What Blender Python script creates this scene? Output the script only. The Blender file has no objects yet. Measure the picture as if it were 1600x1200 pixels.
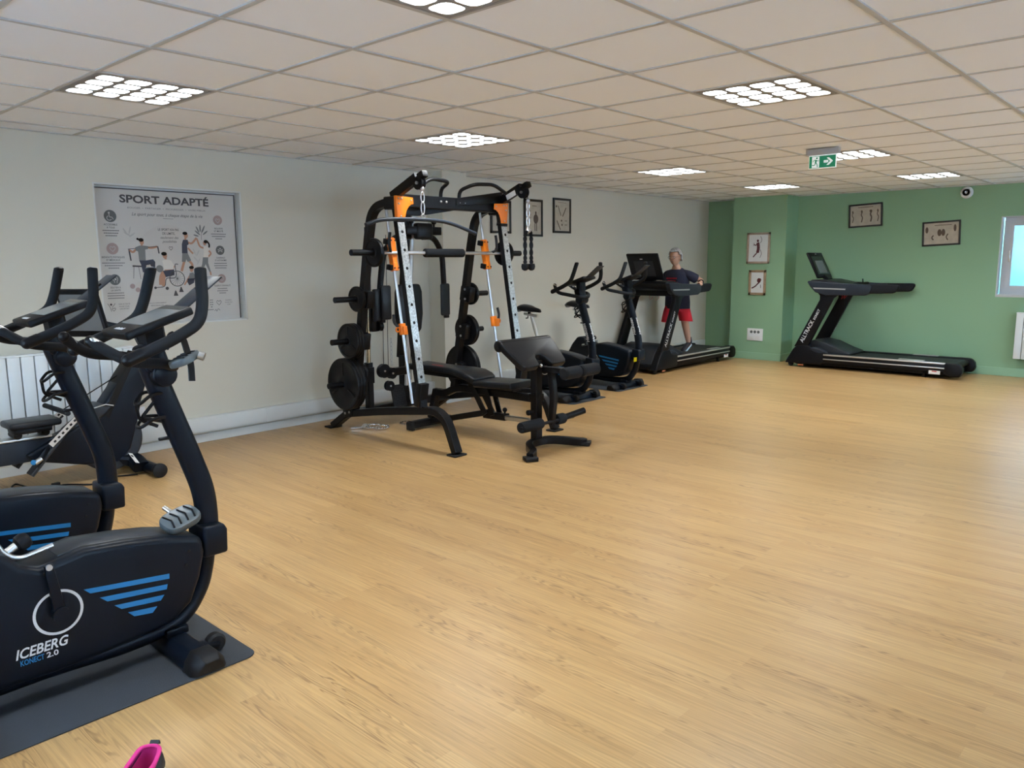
import bpy, bmesh, math, random
from mathutils import Vector, Matrix, Euler
random.seed(7)
V = Vector
PI = math.pi
R_ = math.radians
scn = bpy.context.scene
COL = scn.collection

# ------------------------------------------------------------------ camera
cam_d = bpy.data.cameras.new('camera'); cam = bpy.data.objects.new('camera', cam_d); COL.objects.link(cam)
pitch, roll, yaw = -0.15321, -0.0066084, 0.739469
Fw = V((math.cos(yaw)*math.cos(pitch), math.sin(yaw)*math.cos(pitch), math.sin(pitch)))
Rt = Fw.cross(V((0, 0, 1))).normalized(); Up = Rt.cross(Fw)
R2 = Rt*math.cos(roll)+Up*math.sin(roll); U2 = -Rt*math.sin(roll)+Up*math.cos(roll)
cam.matrix_world = Matrix(((R2.x, U2.x, -Fw.x, -1.54896), (R2.y, U2.y, -Fw.y, -3.48415), (R2.z, U2.z, -Fw.z, 1.46410), (0, 0, 0, 1)))
cam_d.sensor_width = 36; cam_d.lens = 1220.79/1600*36
cam_d.shift_x = -3.069/1600; cam_d.shift_y = -2.747/1600
cam_d.clip_start = 0.02; cam_d.clip_end = 200
scn.camera = cam
scn.view_settings.view_transform = 'Standard'
scn.view_settings.look = 'None'
scn.view_settings.gamma = 1
scn.view_settings.use_curve_mapping = False
scn.view_settings.exposure = 0.25
# ------------------------------------------------------------------ sky
SKY = 15.0; LAMP = 62.0
wd = bpy.data.worlds.new('sky'); scn.world = wd; wd.use_nodes = True
nt = wd.node_tree; nt.nodes.clear()
wo = nt.nodes.new('ShaderNodeOutputWorld'); bg = nt.nodes.new('ShaderNodeBackground')
tc = nt.nodes.new('ShaderNodeTexCoord'); sx = nt.nodes.new('ShaderNodeSeparateXYZ'); rp = nt.nodes.new('ShaderNodeValToRGB')
nt.links.new(tc.outputs['Generated'], sx.inputs[0]); nt.links.new(sx.outputs['Z'], rp.inputs[0]); nt.links.new(rp.outputs[0], bg.inputs[0]); nt.links.new(bg.outputs[0], wo.inputs[0])
rp.color_ramp.elements[0].color = (0.60, 0.80, 1.0, 1); rp.color_ramp.elements[1].color = (0.30, 0.55, 1.0, 1)
bg.inputs[1].default_value = SKY

def portal(name, loc, rot, sx_, sy_):       # light portals in the window openings: they only guide the sky light
    l = bpy.data.lights.new(name, 'AREA'); l.shape = 'RECTANGLE'; l.size = sx_; l.size_y = sy_
    l.cycles.is_portal = True
    o = bpy.data.objects.new(name, l); COL.objects.link(o); o.location = loc; o.rotation_euler = rot
    return o

# ------------------------------------------------------------------ materials
MATS = {}
def mat(name, col=(0.5, 0.5, 0.5), rough=0.5, metal=0.0, emit=None, es=0, coat=0, noise=None, bump=None, spec=0.5, alpha=None, trans=0):
    m = bpy.data.materials.new(name); m.use_nodes = True
    t = m.node_tree; b = t.nodes['Principled BSDF']
    b.inputs['Base Color'].default_value = (*col, 1); b.inputs['Roughness'].default_value = rough; b.inputs['Metallic'].default_value = metal
    b.inputs['Specular IOR Level'].default_value = spec
    if coat: b.inputs['Coat Weight'].default_value = coat; b.inputs['Coat Roughness'].default_value = 0.15
    if trans: b.inputs['Transmission Weight'].default_value = trans
    if emit: b.inputs['Emission Color'].default_value = (*emit, 1); b.inputs['Emission Strength'].default_value = es
    if noise or bump:
        co = t.nodes.new('ShaderNodeTexCoord'); n = t.nodes.new('ShaderNodeTexNoise')
        t.links.new(co.outputs['Object'], n.inputs['Vector'])
        n.inputs['Scale'].default_value = (noise or bump)[0]; n.inputs['Detail'].default_value = 5
        if noise:
            r = t.nodes.new('ShaderNodeValToRGB'); a = noise[1]
            r.color_ramp.elements[0].position = 0.3; r.color_ramp.elements[1].position = 0.7
            r.color_ramp.elements[0].color = (*[c*(1-a) for c in col], 1); r.color_ramp.elements[1].color = (*[min(1, c*(1+a)) for c in col], 1)
            t.links.new(n.outputs['Fac'], r.inputs[0]); t.links.new(r.outputs[0], b.inputs['Base Color'])
        if bump:
            n2 = t.nodes.new('ShaderNodeTexNoise'); n2.inputs['Scale'].default_value = bump[0]; n2.inputs['Detail'].default_value = 4
            t.links.new(co.outputs['Object'], n2.inputs['Vector'])
            u = t.nodes.new('ShaderNodeBump'); u.inputs['Strength'].default_value = bump[1]; u.inputs['Distance'].default_value = 0.003
            t.links.new(n2.outputs['Fac'], u.inputs['Height']); t.links.new(u.outputs[0], b.inputs['Normal'])
    MATS[name] = m
    return m
def sr(r, g, b):      # sRGB 0..255 -> linear
    f = lambda c: ((c/255+0.055)/1.055)**2.4 if c/255 > 0.04045 else c/255/12.92
    return (f(r), f(g), f(b))

def wood_floor():
    m = bpy.data.materials.new('vinyl_wood_floor'); m.use_nodes = True; t = m.node_tree; b = t.nodes['Principled BSDF']; L = t.links.new; N = t.nodes.new
    co = N('ShaderNodeTexCoord'); mp = N('ShaderNodeMapping'); mp.inputs['Rotation'].default_value = (0, 0, R_(90)); L(co.outputs['Object'], mp.inputs[0])
    br = N('ShaderNodeTexBrick'); br.offset = 0.37; br.inputs['Scale'].default_value = 1.0; br.inputs['Brick Width'].default_value = 1.15; br.inputs['Row Height'].default_value = 0.075
    br.inputs['Mortar Size'].default_value = 0.0006; br.inputs['Mortar Smooth'].default_value = 0.6; br.inputs['Color1'].default_value = (0, 0, 0, 1); br.inputs['Color2'].default_value = (1, 1, 1, 1); br.inputs['Mortar'].default_value = (0.4, 0.4, 0.4, 1)
    L(mp.outputs[0], br.inputs['Vector'])
    sc = N('ShaderNodeVectorMath'); sc.operation = 'MULTIPLY'; sc.inputs[1].default_value = (1.0, 13.0, 1.0); L(mp.outputs[0], sc.inputs[0])
    sh = N('ShaderNodeVectorMath'); sh.operation = 'MULTIPLY_ADD'; L(br.outputs['Color'], sh.inputs[0]); sh.inputs[1].default_value = (9, 31, 5); L(sc.outputs[0], sh.inputs[2])
    # cathedral figure: distorted bands stretched along the strip
    n1 = N('ShaderNodeTexNoise'); n1.inputs['Scale'].default_value = 1.5; n1.inputs['Detail'].default_value = 1.5; L(sh.outputs[0], n1.inputs['Vector'])
    mm = N('ShaderNodeMath'); mm.operation = 'MULTIPLY'; mm.inputs[1].default_value = 120; L(n1.outputs['Fac'], mm.inputs[0])
    sn = N('ShaderNodeMath'); sn.operation = 'SINE'; L(mm.outputs[0], sn.inputs[0])
    ring = N('ShaderNodeMapRange'); ring.inputs['From Min'].default_value = 0.15; ring.inputs['From Max'].default_value = 1.0; L(sn.outputs[0], ring.inputs[0])
    # only parts of each strip show the figure
    n3 = N('ShaderNodeTexNoise'); n3.inputs['Scale'].default_value = 0.8; n3.inputs['Detail'].default_value = 1; L(sh.outputs[0], n3.inputs['Vector'])
    mk = N('ShaderNodeMapRange'); mk.inputs['From Min'].default_value = 0.48; mk.inputs['From Max'].default_value = 0.66; L(n3.outputs['Fac'], mk.inputs[0])
    rg = N('ShaderNodeMath'); rg.operation = 'MULTIPLY'; L(ring.outputs[0], rg.inputs[0]); L(mk.outputs[0], rg.inputs[1])
    # fine fibres
    s2 = N('ShaderNodeVectorMath'); s2.operation = 'MULTIPLY'; s2.inputs[1].default_value = (1.6, 75.0, 1.0); L(mp.outputs[0], s2.inputs[0])
    n2 = N('ShaderNodeTexNoise'); n2.inputs['Scale'].default_value = 1.6; n2.inputs['Detail'].default_value = 4; n2.inputs['Roughness'].default_value = 0.65; L(s2.outputs[0], n2.inputs['Vector'])
    base = N('ShaderNodeMix'); base.data_type = 'RGBA'; base.inputs['A'].default_value = (*FLOOR_A, 1); base.inputs['B'].default_value = (*FLOOR_B, 1)
    L(br.outputs['Color'], base.inputs['Factor'])
    fib = N('ShaderNodeMapRange'); fib.inputs['From Min'].default_value = 0.3; fib.inputs['From Max'].default_value = 0.72; fib.inputs['To Min'].default_value = 0.74; fib.inputs['To Max'].default_value = 1.16; L(n2.outputs['Fac'], fib.inputs[0])
    hs = N('ShaderNodeVectorMath'); hs.operation = 'SCALE'; L(base.outputs['Result'], hs.inputs[0]); L(fib.outputs[0], hs.inputs['Scale'])
    dk = N('ShaderNodeMix'); dk.data_type = 'RGBA'; dk.inputs['B'].default_value = (0.22, 0.12, 0.05, 1); L(hs.outputs[0], dk.inputs['A'])
    f = N('ShaderNodeMath'); f.operation = 'MULTIPLY'; f.inputs[1].default_value = 0.75; L(rg.outputs[0], f.inputs[0]); L(f.outputs[0], dk.inputs['Factor'])
    sm = N('ShaderNodeMix'); sm.data_type = 'RGBA'; sm.inputs['B'].default_value = (0.30, 0.20, 0.10, 1); L(dk.outputs['Result'], sm.inputs['A'])
    f2 = N('ShaderNodeMath'); f2.operation = 'MULTIPLY'; f2.inputs[1].default_value = 0.25; L(br.outputs['Fac'], f2.inputs[0]); L(f2.outputs[0], sm.inputs['Factor'])
    L(sm.outputs['Result'], b.inputs['Base Color'])
    b.inputs['Roughness'].default_value = 0.33; b.inputs['Specular IOR Level'].default_value = 0.5
    bu = N('ShaderNodeBump'); bu.inputs['Strength'].default_value = 0.12; bu.inputs['Distance'].default_value = 0.002; L(n2.outputs['Fac'], bu.inputs['Height']); L(bu.outputs[0], b.inputs['Normal'])
    return m
FLOOR_A = (0.44, 0.262, 0.104); FLOOR_B = (0.50, 0.312, 0.130)
m_floor = wood_floor()
m_wall = mat('cream_wall_paint', (0.645, 0.615, 0.515), 0.75, bump=(90, 0.05))
m_green = mat('green_wall_paint', (0.255, 0.43, 0.26), 0.62, bump=(90, 0.05))
m_trim = mat('white_trim_paint', (0.65, 0.66, 0.63), 0.5)
m_gtrim = mat('green_skirting_paint', (0.28, 0.47, 0.30), 0.45)
m_tile = mat('mineral_ceiling_tile', (0.86, 0.89, 0.93), 0.9, bump=(260, 0.12))
m_tee = mat('ceiling_tee_metal', (0.50, 0.50, 0.49), 0.5)
m_lampframe = mat('lamp_frame_metal', (0.30, 0.30, 0.30), 0.5)
m_glow = mat('led_cell_glow', (0.9, 0.95, 1), 0.4, emit=(0.93, 0.975, 1.0), es=LAMP)
_t = m_glow.node_tree; _b = _t.nodes['Principled BSDF']      # louvred optics: the cells shine mostly straight down
_g = _t.nodes.new('ShaderNodeNewGeometry'); _d = _t.nodes.new('ShaderNodeVectorMath'); _d.operation = 'DOT_PRODUCT'
_t.links.new(_g.outputs['Incoming'], _d.inputs[0]); _t.links.new(_g.outputs['Normal'], _d.inputs[1])
_a = _t.nodes.new('ShaderNodeMath'); _a.operation = 'ABSOLUTE'; _t.links.new(_d.outputs['Value'], _a.inputs[0])
_p = _t.nodes.new('ShaderNodeMath'); _p.operation = 'POWER'; _p.inputs[1].default_value = 1.9; _t.links.new(_a.outputs[0], _p.inputs[0])
_m = _t.nodes.new('ShaderNodeMath'); _m.operation = 'MULTIPLY_ADD'; _m.inputs[1].default_value = LAMP; _m.inputs[2].default_value = 1.3; _t.links.new(_p.outputs[0], _m.inputs[0])
_t.links.new(_m.outputs[0], _b.inputs['Emission Strength'])
m_frame_steel = mat('black_powder_coat', (0.006, 0.006, 0.007), 0.35, bump=(400, 0.04), spec=0.18)
m_black = mat('black_plastic', (0.005, 0.0058, 0.008), 0.42, spec=0.18)
m_bike = mat('charcoal_bike_plastic', (0.0035, 0.0065, 0.012), 0.38, bump=(500, 0.05), spec=0.18)
m_bikestrip = mat('dark_grey_plastic', (0.026, 0.030, 0.036), 0.4, spec=0.18)
m_foam = mat('black_foam_grip', (0.010, 0.012, 0.015), 0.7, bump=(300, 0.15), spec=0.18)
m_vinyl = mat('black_vinyl_padding', (0.010, 0.011, 0.013), 0.34, bump=(160, 0.10), spec=0.18)
m_rubber = mat('black_rubber', (0.013, 0.013, 0.014), 0.5, bump=(60, 0.05), spec=0.18)
m_plate = mat('black_weight_plate_rubber', (0.005, 0.0055, 0.007), 0.40, spec=0.18)
m_chrome = mat('chrome', (0.66, 0.67, 0.69), 0.36, metal=1)
m_steel = mat('brushed_steel', (0.55, 0.55, 0.54), 0.32, metal=1)
m_orange = mat('orange_powder_coat', sr(240, 125, 15), 0.38)
m_perf = mat('hammered_silver_paint', (0.50, 0.51, 0.50), 0.35, metal=0.75, noise=(70, 0.35), bump=(55, 0.9))
m_hole = mat('black_hole', (0.003, 0.003, 0.003), 0.9)
m_white = mat('white_plastic', (0.78, 0.79, 0.78), 0.4)
m_label = mat('white_label', (0.75, 0.75, 0.73), 0.5)
m_print = mat('silver_print', (0.62, 0.63, 0.64), 0.4)
m_blue = mat('blue_print', sr(20, 112, 168), 0.4)
m_red = mat('red_print', sr(190, 40, 40), 0.5)
m_yellow = mat('yellow_sticker', sr(240, 220, 20), 0.5)
m_screen = mat('grey_lcd_screen', (0.16, 0.175, 0.18), 0.25)
m_scrdark = mat('dark_glossy_screen', (0.02, 0.025, 0.03), 0.12)
m_mat = mat('grey_rubber_mat', (0.042, 0.047, 0.054), 0.75, bump=(220, 0.4), spec=0.18)
m_belt = mat('black_treadmill_belt', (0.010, 0.013, 0.013), 0.6, bump=(350, 0.3))
m_tmgrey = mat('blue_grey_plastic', (0.022, 0.028, 0.038), 0.38, spec=0.18)
m_alu = mat('aluminium_rail', (0.60, 0.60, 0.58), 0.3, metal=0.7)
m_rad = mat('white_radiator_enamel', (0.72, 0.76, 0.76), 0.4)
m_gap = mat('dark_gap', (0.05, 0.055, 0.06), 0.8)
m_pvc = mat('grey_white_window_frame', (0.55, 0.57, 0.58), 0.4)
m_glass = mat('window_glass', (0.9, 0.97, 1.0), 0.05, trans=1.0)
m_film = mat('frosted_film_glass', (0.60, 0.67, 0.69), 0.12, trans=1.0)
m_outfence = mat('pale_blue_outdoor_panel', (0.34, 0.52, 0.55), 0.6)
m_ground = mat('outdoor_gravel', (0.50, 0.54, 0.58), 0.9, noise=(4, 0.2))
m_poster = mat('poster_paper', (0.56, 0.54, 0.50), 0.6)
m_ink = mat('dark_grey_ink', (0.055, 0.055, 0.06), 0.6)
m_ink2 = mat('mid_grey_ink', (0.16, 0.16, 0.16), 0.6)
m_icon = mat('charcoal_icon_ink', (0.11, 0.12, 0.12), 0.6)
m_rose = mat('rose_icon_ink', (0.36, 0.27, 0.25), 0.6)
m_skinink = mat('skin_ink', (0.45, 0.24, 0.15), 0.6)
m_navyink = mat('navy_ink', (0.035, 0.04, 0.065), 0.6)
m_tee_ink = mat('grey_shirt_ink', (0.18, 0.19, 0.185), 0.6)
m_pale = mat('pale_print', (0.46, 0.45, 0.42), 0.6)
m_cream = mat('cream_print', (0.66, 0.62, 0.55), 0.6)
m_bframe = mat('black_picture_frame', (0.012, 0.011, 0.011), 0.4)
m_wframe = mat('light_wood_frame', (0.36, 0.25, 0.15), 0.5, noise=(30, 0.15))
m_wframe2 = mat('beige_wood_frame', (0.42, 0.32, 0.24), 0.5, noise=(30, 0.12))
m_paper = mat('aged_paper', (0.50, 0.44, 0.35), 0.7, noise=(12, 0.12))
m_paperw = mat('white_paper', (0.68, 0.70, 0.68), 0.7)
m_sepia = mat('sepia_ink', (0.10, 0.07, 0.05), 0.7)
m_maroon = mat('maroon_ink', (0.09, 0.015, 0.02), 0.7)
m_exit = mat('exit_green', sr(10, 105, 75), 0.4, emit=sr(10, 110, 75), es=0.5)
m_exitw = mat('exit_white', (0.8, 0.85, 0.82), 0.4, emit=(0.8, 0.85, 0.82), es=0.4)
m_exitbox = mat('exit_box_grey', (0.42, 0.41, 0.40), 0.5)
m_skin = mat('skin', (0.52, 0.30, 0.21), 0.5)
m_hair = mat('grey_hair', (0.36, 0.35, 0.34), 0.7, noise=(60, 0.4), bump=(120, 0.6))
m_navy = mat('navy_cotton', (0.012, 0.014, 0.035), 0.85, bump=(200, 0.2))
m_redcl = mat('red_cotton', sr(185, 20, 40), 0.8, bump=(200, 0.2))
m_pink = mat('pink_print', sr(215, 40, 110), 0.6)
m_pinkfab = mat('pink_shoe_lining', sr(205, 40, 125), 0.7, bump=(300, 0.3))
m_shoeblk = mat('black_shoe_fabric', (0.012, 0.014, 0.022), 0.6, bump=(250, 0.3))
m_insole = mat('grey_insole', (0.2, 0.21, 0.24), 0.8)
m_ltblue = mat('pale_blue_sole', (0.45, 0.62, 0.75), 0.5)
m_pedal = mat('grey_pedal_plastic', (0.075, 0.095, 0.105), 0.4)
m_shiny = mat('polished_chrome', (0.9, 0.9, 0.92), 0.12, metal=1)
m_chrome_warm = mat('pale_brass_tube', (0.70, 0.60, 0.42), 0.25, metal=1)  # chrome tube, the cream wall's reflection is painted into its colour

# ------------------------------------------------------------------ mesh helper
def fillet(pts, r=0.05, n=5):
    pts = [V(p) for p in pts]; out = [pts[0]]
    for i in range(1, len(pts)-1):
        a, b, c = pts[i-1], pts[i], pts[i+1]
        rr = r[i-1] if isinstance(r, (list, tuple)) else r
        d1 = (a-b); d2 = (c-b); k = min(rr, d1.length*0.49, d2.length*0.49)
        if k < 1e-4: out.append(b); continue
        p = b+d1.normalized()*k; q = b+d2.normalized()*k
        for j in range(n+1):
            t = j/n; out.append(p*(1-t)**2+b*2*t*(1-t)+q*t*t)
    out.append(pts[-1]); return out
def spline(pts, n=6):
    pts = [V(p) for p in pts]; P = [pts[0]*2-pts[1]]+pts+[pts[-1]*2-pts[-2]]; out = []
    for i in range(1, len(P)-2):
        for j in range(n):
            t = j/n; a, b, c, d = P[i-1], P[i], P[i+1], P[i+2]
            out.append(0.5*((2*b)+(-a+c)*t+(2*a-5*b+4*c-d)*t*t+(-a+3*b-3*c+d)*t**3))
    out.append(pts[-1]); return out
def circ(r, n=12, ry=None): return [(math.cos(2*PI*i/n)*r, math.sin(2*PI*i/n)*(ry or r)) for i in range(n)]
def rectp(w, d, b=0.0):
    w /= 2; d /= 2
    if not b: return [(-w, -d), (w, -d), (w, d), (-w, d)]
    return [(-w+b, -d), (w-b, -d), (w, -d+b), (w, d-b), (w-b, d), (-w+b, d), (-w, d-b), (-w, -d+b)]
class MB:
    def __init__(s): s.b = bmesh.new()
    def _add(s, vs, fs):
        vv = [s.b.verts.new(v) for v in vs]
        for f in fs:
            try: s.b.faces.new([vv[i] for i in f])
            except ValueError: pass
        return vv
    def box(s, c, d, rot=None):
        c = V(c); R = rot.to_matrix() if isinstance(rot, Euler) else (rot or Matrix.Identity(3))
        vs = [c+R @ V((x*d[0]/2, y*d[1]/2, z*d[2]/2)) for x in (-1, 1) for y in (-1, 1) for z in (-1, 1)]
        s._add(vs, [(0, 1, 3, 2), (4, 6, 7, 5), (0, 4, 5, 1), (2, 3, 7, 6), (0, 2, 6, 4), (1, 5, 7, 3)]); return s
    def bx(s, x0, x1, y0, y1, z0, z1): return s.box(((x0+x1)/2, (y0+y1)/2, (z0+z1)/2), (abs(x1-x0), abs(y1-y0), abs(z1-z0)))
    def sweep(s, path, prof, ref=None, close=False, scale=None):
        P = [V(p) for p in path]; n = len(P); T = []
        for i in range(n):
            a = P[(i-1) % n] if (i > 0 or close) else P[i]; c = P[(i+1) % n] if (i < n-1 or close) else P[i]
            T.append((c-a).normalized())
        rings = []; u = V(ref) if ref else None
        if u is None:
            u = V((0, 0, 1)) if abs(T[0].z) < 0.9 else V((1, 0, 0))
        for i in range(n):
            t = T[i]
            if ref: a = (V(ref)-t*V(ref).dot(t)).normalized()
            else:
                u = (u-t*u.dot(t)).normalized(); a = u
            b = t.cross(a).normalized(); k = scale[i] if scale else 1
            rings.append([P[i]+a*x*k+b*y*k for x, y in prof])
        m = len(prof); vs = [v for r in rings for v in r]; fs = []
        for i in range(n if close else n-1):
            for j in range(m):
                i2 = (i+1) % n; fs.append((i*m+j, i*m+(j+1) % m, i2*m+(j+1) % m, i2*m+j))
        if not close: fs += [tuple(range(m-1, -1, -1)), tuple((n-1)*m+j for j in range(m))]
        s._add(vs, fs); return s
    def tube(s, path, r, n=12, **k): return s.sweep(path, circ(r, n), **k)
    def bar(s, path, w, d, ref, b=0.006): return s.sweep(path, rectp(w, d, b), ref=ref)
    def cyl(s, p, q, r, n=20, r2=None):
        return s.sweep([p, q], circ(r, n), scale=[1, (r2/r if r2 is not None else 1)])
    def lathe(s, prof, p, ax, n=28):      # prof = [(radius, height)]
        p = V(p); ax = V(ax).normalized(); a = ax.orthogonal().normalized(); b = ax.cross(a); vs = []; fs = []
        for r, h in prof:
            for j in range(n): vs.append(p+ax*h+(a*math.cos(2*PI*j/n)+b*math.sin(2*PI*j/n))*max(r, 1e-5))
        for i in range(len(prof)-1):
            for j in range(n): fs.append((i*n+j, i*n+(j+1) % n, (i+1)*n+(j+1) % n, (i+1)*n+j))
        vv = s._add(vs, fs)
        if prof[0][0] > 1e-4: s.b.faces.new(vv[:n][::-1])
        if prof[-1][0] > 1e-4: s.b.faces.new(vv[-n:])
        return s
    def sphere(s, c, r, n=14, R=None):
        rx, ry, rz = (r, r, r) if not isinstance(r, (tuple, list)) else r; c = V(c); R = R or Matrix.Identity(3)
        m = n//2+1; vs = []; fs = []
        vs.append(c+R @ V((0, 0, rz)))
        for i in range(1, m):
            a = PI*i/m
            for j in range(n): vs.append(c+R @ V((rx*math.sin(a)*math.cos(2*PI*j/n), ry*math.sin(a)*math.sin(2*PI*j/n), rz*math.cos(a))))
        vs.append(c+R @ V((0, 0, -rz)))
        for j in range(n): fs.append((0, 1+j, 1+(j+1) % n))
        for i in range(m-2):
            for j in range(n): a = 1+i*n; fs.append((a+j, a+n+j, a+n+(j+1) % n, a+(j+1) % n))
        a = 1+(m-2)*n; k = len(vs)-1
        for j in range(n): fs.append((a+j, k, a+(j+1) % n))
        s._add(vs, fs); return s
    def prism(s, pts, d):     # pts: 3D polygon (planar), d: extrusion vector
        pts = [V(p) for p in pts]; d = V(d); n = len(pts)
        s._add(pts+[p+d for p in pts], [tuple(range(n-1, -1, -1)), tuple(range(n, 2*n))]+[(i, (i+1) % n, n+(i+1) % n, n+i) for i in range(n)]); return s
    def xz(s, poly, y0, y1): return s.prism([(x, y0, z) for x, z in poly], (0, y1-y0, 0))
    def yz(s, poly, x0, x1): return s.prism([(x0, y, z) for y, z in poly], (x1-x0, 0, 0))
    def flat(s, pts): s._add([V(p) for p in pts], [tuple(range(len(pts)))]); return s
    def text(s, txt, o, ex, ey, size, align='CENTER', shear=0.0, ext=0.0006, bold=0.0, space=1.0, width=None):
        cu = bpy.data.curves.new('t', 'FONT'); cu.body = txt; cu.size = 1; cu.align_x = align; cu.shear = shear; cu.offset = bold; cu.space_character = space
        cu.resolution_u = 3
        ob = bpy.data.objects.new('t', cu); COL.objects.link(ob)
        dg = bpy.context.evaluated_depsgraph_get(); me = bpy.data.meshes.new_from_object(ob.evaluated_get(dg))
        ex = V(ex).normalized(); ey = V(ey).normalized(); n = ex.cross(ey); o = V(o); kx = size
        if width:
            xs = [v.co.x for v in me.vertices]
            if xs: kx = width/(max(xs)-min(xs))
        vs = [o+ex*v.co.x*kx+ey*v.co.y*size+n*ext for v in me.vertices]
        s._add(vs, [tuple(p.vertices) for p in me.polygons])
        COL.objects.unlink(ob); bpy.data.objects.remove(ob); bpy.data.curves.remove(cu); bpy.data.meshes.remove(me); return s
    def build(s, name, m, parent=None, bevel=0, seg=2, ang=35, smooth=True):
        if bevel:
            s.b.normal_update()
            es = [e for e in s.b.edges if len(e.link_faces) == 2 and e.calc_face_angle(0) > R_(ang)]
            bmesh.ops.bevel(s.b, geom=es, offset=bevel, segments=seg, affect='EDGES', clamp_overlap=True, profile=0.5)
        bmesh.ops.recalc_face_normals(s.b, faces=s.b.faces[:])
        me = bpy.data.meshes.new(name); s.b.to_mesh(me); s.b.free()
        if smooth:
            for p in me.polygons: p.use_smooth = True
            me.set_sharp_from_angle(angle=R_(38))
        me.materials.append(m)
        o = bpy.data.objects.new(name, me); COL.objects.link(o)
        if parent: o.parent = parent
        return o
class SB:
    def __init__(s): s.l = []
    def __getattr__(s, k):
        def f(*a, **kw):
            b = MB(); getattr(b, k)(*a, **kw); s.l.append(b); return s
        return f
    def build(s, name, m, parent=None, **kw):
        return [b.build(name, m, parent, **kw) for b in s.l]
def tag(o, label=None, cat=None, group=None, kind=None):
    if label: o['label'] = label
    if cat: o['category'] = cat
    if group: o['group'] = group
    if kind: o['kind'] = kind
    return o
def empty(name, loc, rz=0, label=None, cat=None, group=None):
    o = bpy.data.objects.new(name, None); COL.objects.link(o); o.location = loc; o.rotation_euler = (0, 0, rz); o.empty_display_size = 0.1
    return tag(o, label, cat, group)
KIDS = {}
def copy_tree(o, parent=None):
    c = o.copy(); COL.objects.link(c)
    if parent: c.parent = parent
    for ch in [x for x in bpy.data.objects if x.parent == o]: copy_tree(ch, c)
    return c
def struct(o): o['kind'] = 'structure'; return o
# ------------------------------------------------------------------ room shell
H = 2.369; YL = 2.701; XB = 9.81; XF = -3.0; YR = -5.4
struct(MB().bx(XF-.2, XB+.2, YR-.2, YL+.3, -.12, 0).build('floor', m_floor, smooth=False))
def wall_x(name, y0, y1, x0, x1, holes, m):      # wall running along x between y0 and y1 with holes (xa, xb, za, zb)
    b = MB(); xs = x0
    for xa, xb, za, zb in sorted(holes):
        b.bx(xs, xa, y0, y1, 0, H+.25); b.bx(xa, xb, y0, y1, 0, za); b.bx(xa, xb, y0, y1, zb, H+.25); xs = xb
    b.bx(xs, x1, y0, y1, 0, H+.25)
    return struct(b.build(name, m, smooth=False))
def wall_y(name, x0, x1, y0, y1, holes, m):
    b = MB(); ys = y0
    for ya, yb, za, zb in sorted(holes):
        b.bx(x0, x1, ys, ya, 0, H+.25); b.bx(x0, x1, ya, yb, 0, za); b.bx(x0, x1, ya, yb, zb, H+.25); ys = yb
    b.bx(x0, x1, ys, y1, 0, H+.25)
    return struct(b.build(name, m, smooth=False))
# left wall: the poster hangs in a shallow niche
NI = (0.70, 1.862, 0.988, 2.056)
wl = wall_x('wall_left', YL, YL+.2, XF-.2, XB+.2, [NI], m_wall)
MB().bx(NI[0]-.02, NI[1]+.02, YL+.075, YL+.19, NI[2]-.02, NI[3]+.02).build('niche_back', m_trim, wl, smooth=False)
nf = MB()
for a in ((NI[0], NI[1], YL+.002, YL+.075, NI[3]-.012, NI[3]), (NI[0], NI[1], YL+.002, YL+.075, NI[2], NI[2]+.012), (NI[0], NI[0]+.012, YL+.002, YL+.075, NI[2], NI[3]), (NI[1]-.012, NI[1], YL+.002, YL+.075, NI[2], NI[3])): nf.bx(*a)
nf.build('niche_lining', m_trim, wl, smooth=False)
struct(MB().bx(3.93, 4.27, 2.475, YL+.01, 0, H+.05).build('wall_left_pilaster', m_wall, smooth=False))
WB = (-2.75, -1.31, 0.985, 1.978)
wb = wall_y('wall_back', XB, XB+.22, YR-.2, YL+.2, [WB], m_green)
struct(MB().bx(9.417, XB+.01, 1.262, 2.075, 0, H+.05).build('wall_back_pillar', m_green, smooth=False))
WR = [(-1.4, 1.2, .95, 2.1), (3.0, 5.6, .95, 2.1), (6.6, 9.0, .95, 2.1)]
wall_x('wall_right', YR-.2, YR, XF-.2, XB+.2, WR, m_wall)
WF = [(-2.6, .9, .95, 2.1)]
wall_y('wall_front', XF-.2, XF, YR-.2, YL+.2, WF, m_wall)

# skirtings and the white cable trunking on the left wall
def skirt(name, boxes, m, lip=None):
    b = MB()
    for a in boxes: b.bx(*a)
    return struct(b.build(name, m, bevel=.003, smooth=False))
skirt('baseboard_left', [(XF, 3.93, YL-.014, YL, 0, .07), (4.27, XB, YL-.014, YL, 0, .07), (3.916, 3.93, 2.475, YL, 0, .07), (3.916, 4.284, 2.461, 2.475, 0, .07)], m_trim)
skirt('baseboard_back', [(9.403, 9.417, 1.248, 2.075, 0, .105), (9.403, XB, 1.248, 1.262, 0, .105), (XB-.014, XB, YR, 1.262, 0, .105), (XB-.014, XB, 2.075, YL, 0, .105)], m_gtrim)
tr = struct(MB().bx(.86, 3.93, YL-.055, YL, .09, .215).bx(4.27, 9.72, YL-.055, YL, .09, .215).build('trim_1', m_trim, bevel=.004))
MB().bx(.86, 3.925, YL-.060, YL-.055, .10, .205).bx(4.275, 9.715, YL-.060, YL-.055, .10, .205).build('trunking_cover', m_trim, tr, bevel=.002)
for x in (1.95, 3.9, 6.2, 8.3): MB().bx(x, x+.012, YL-.062, YL-.05, .09, .215).build('joint_clip', m_trim, tr)

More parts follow.
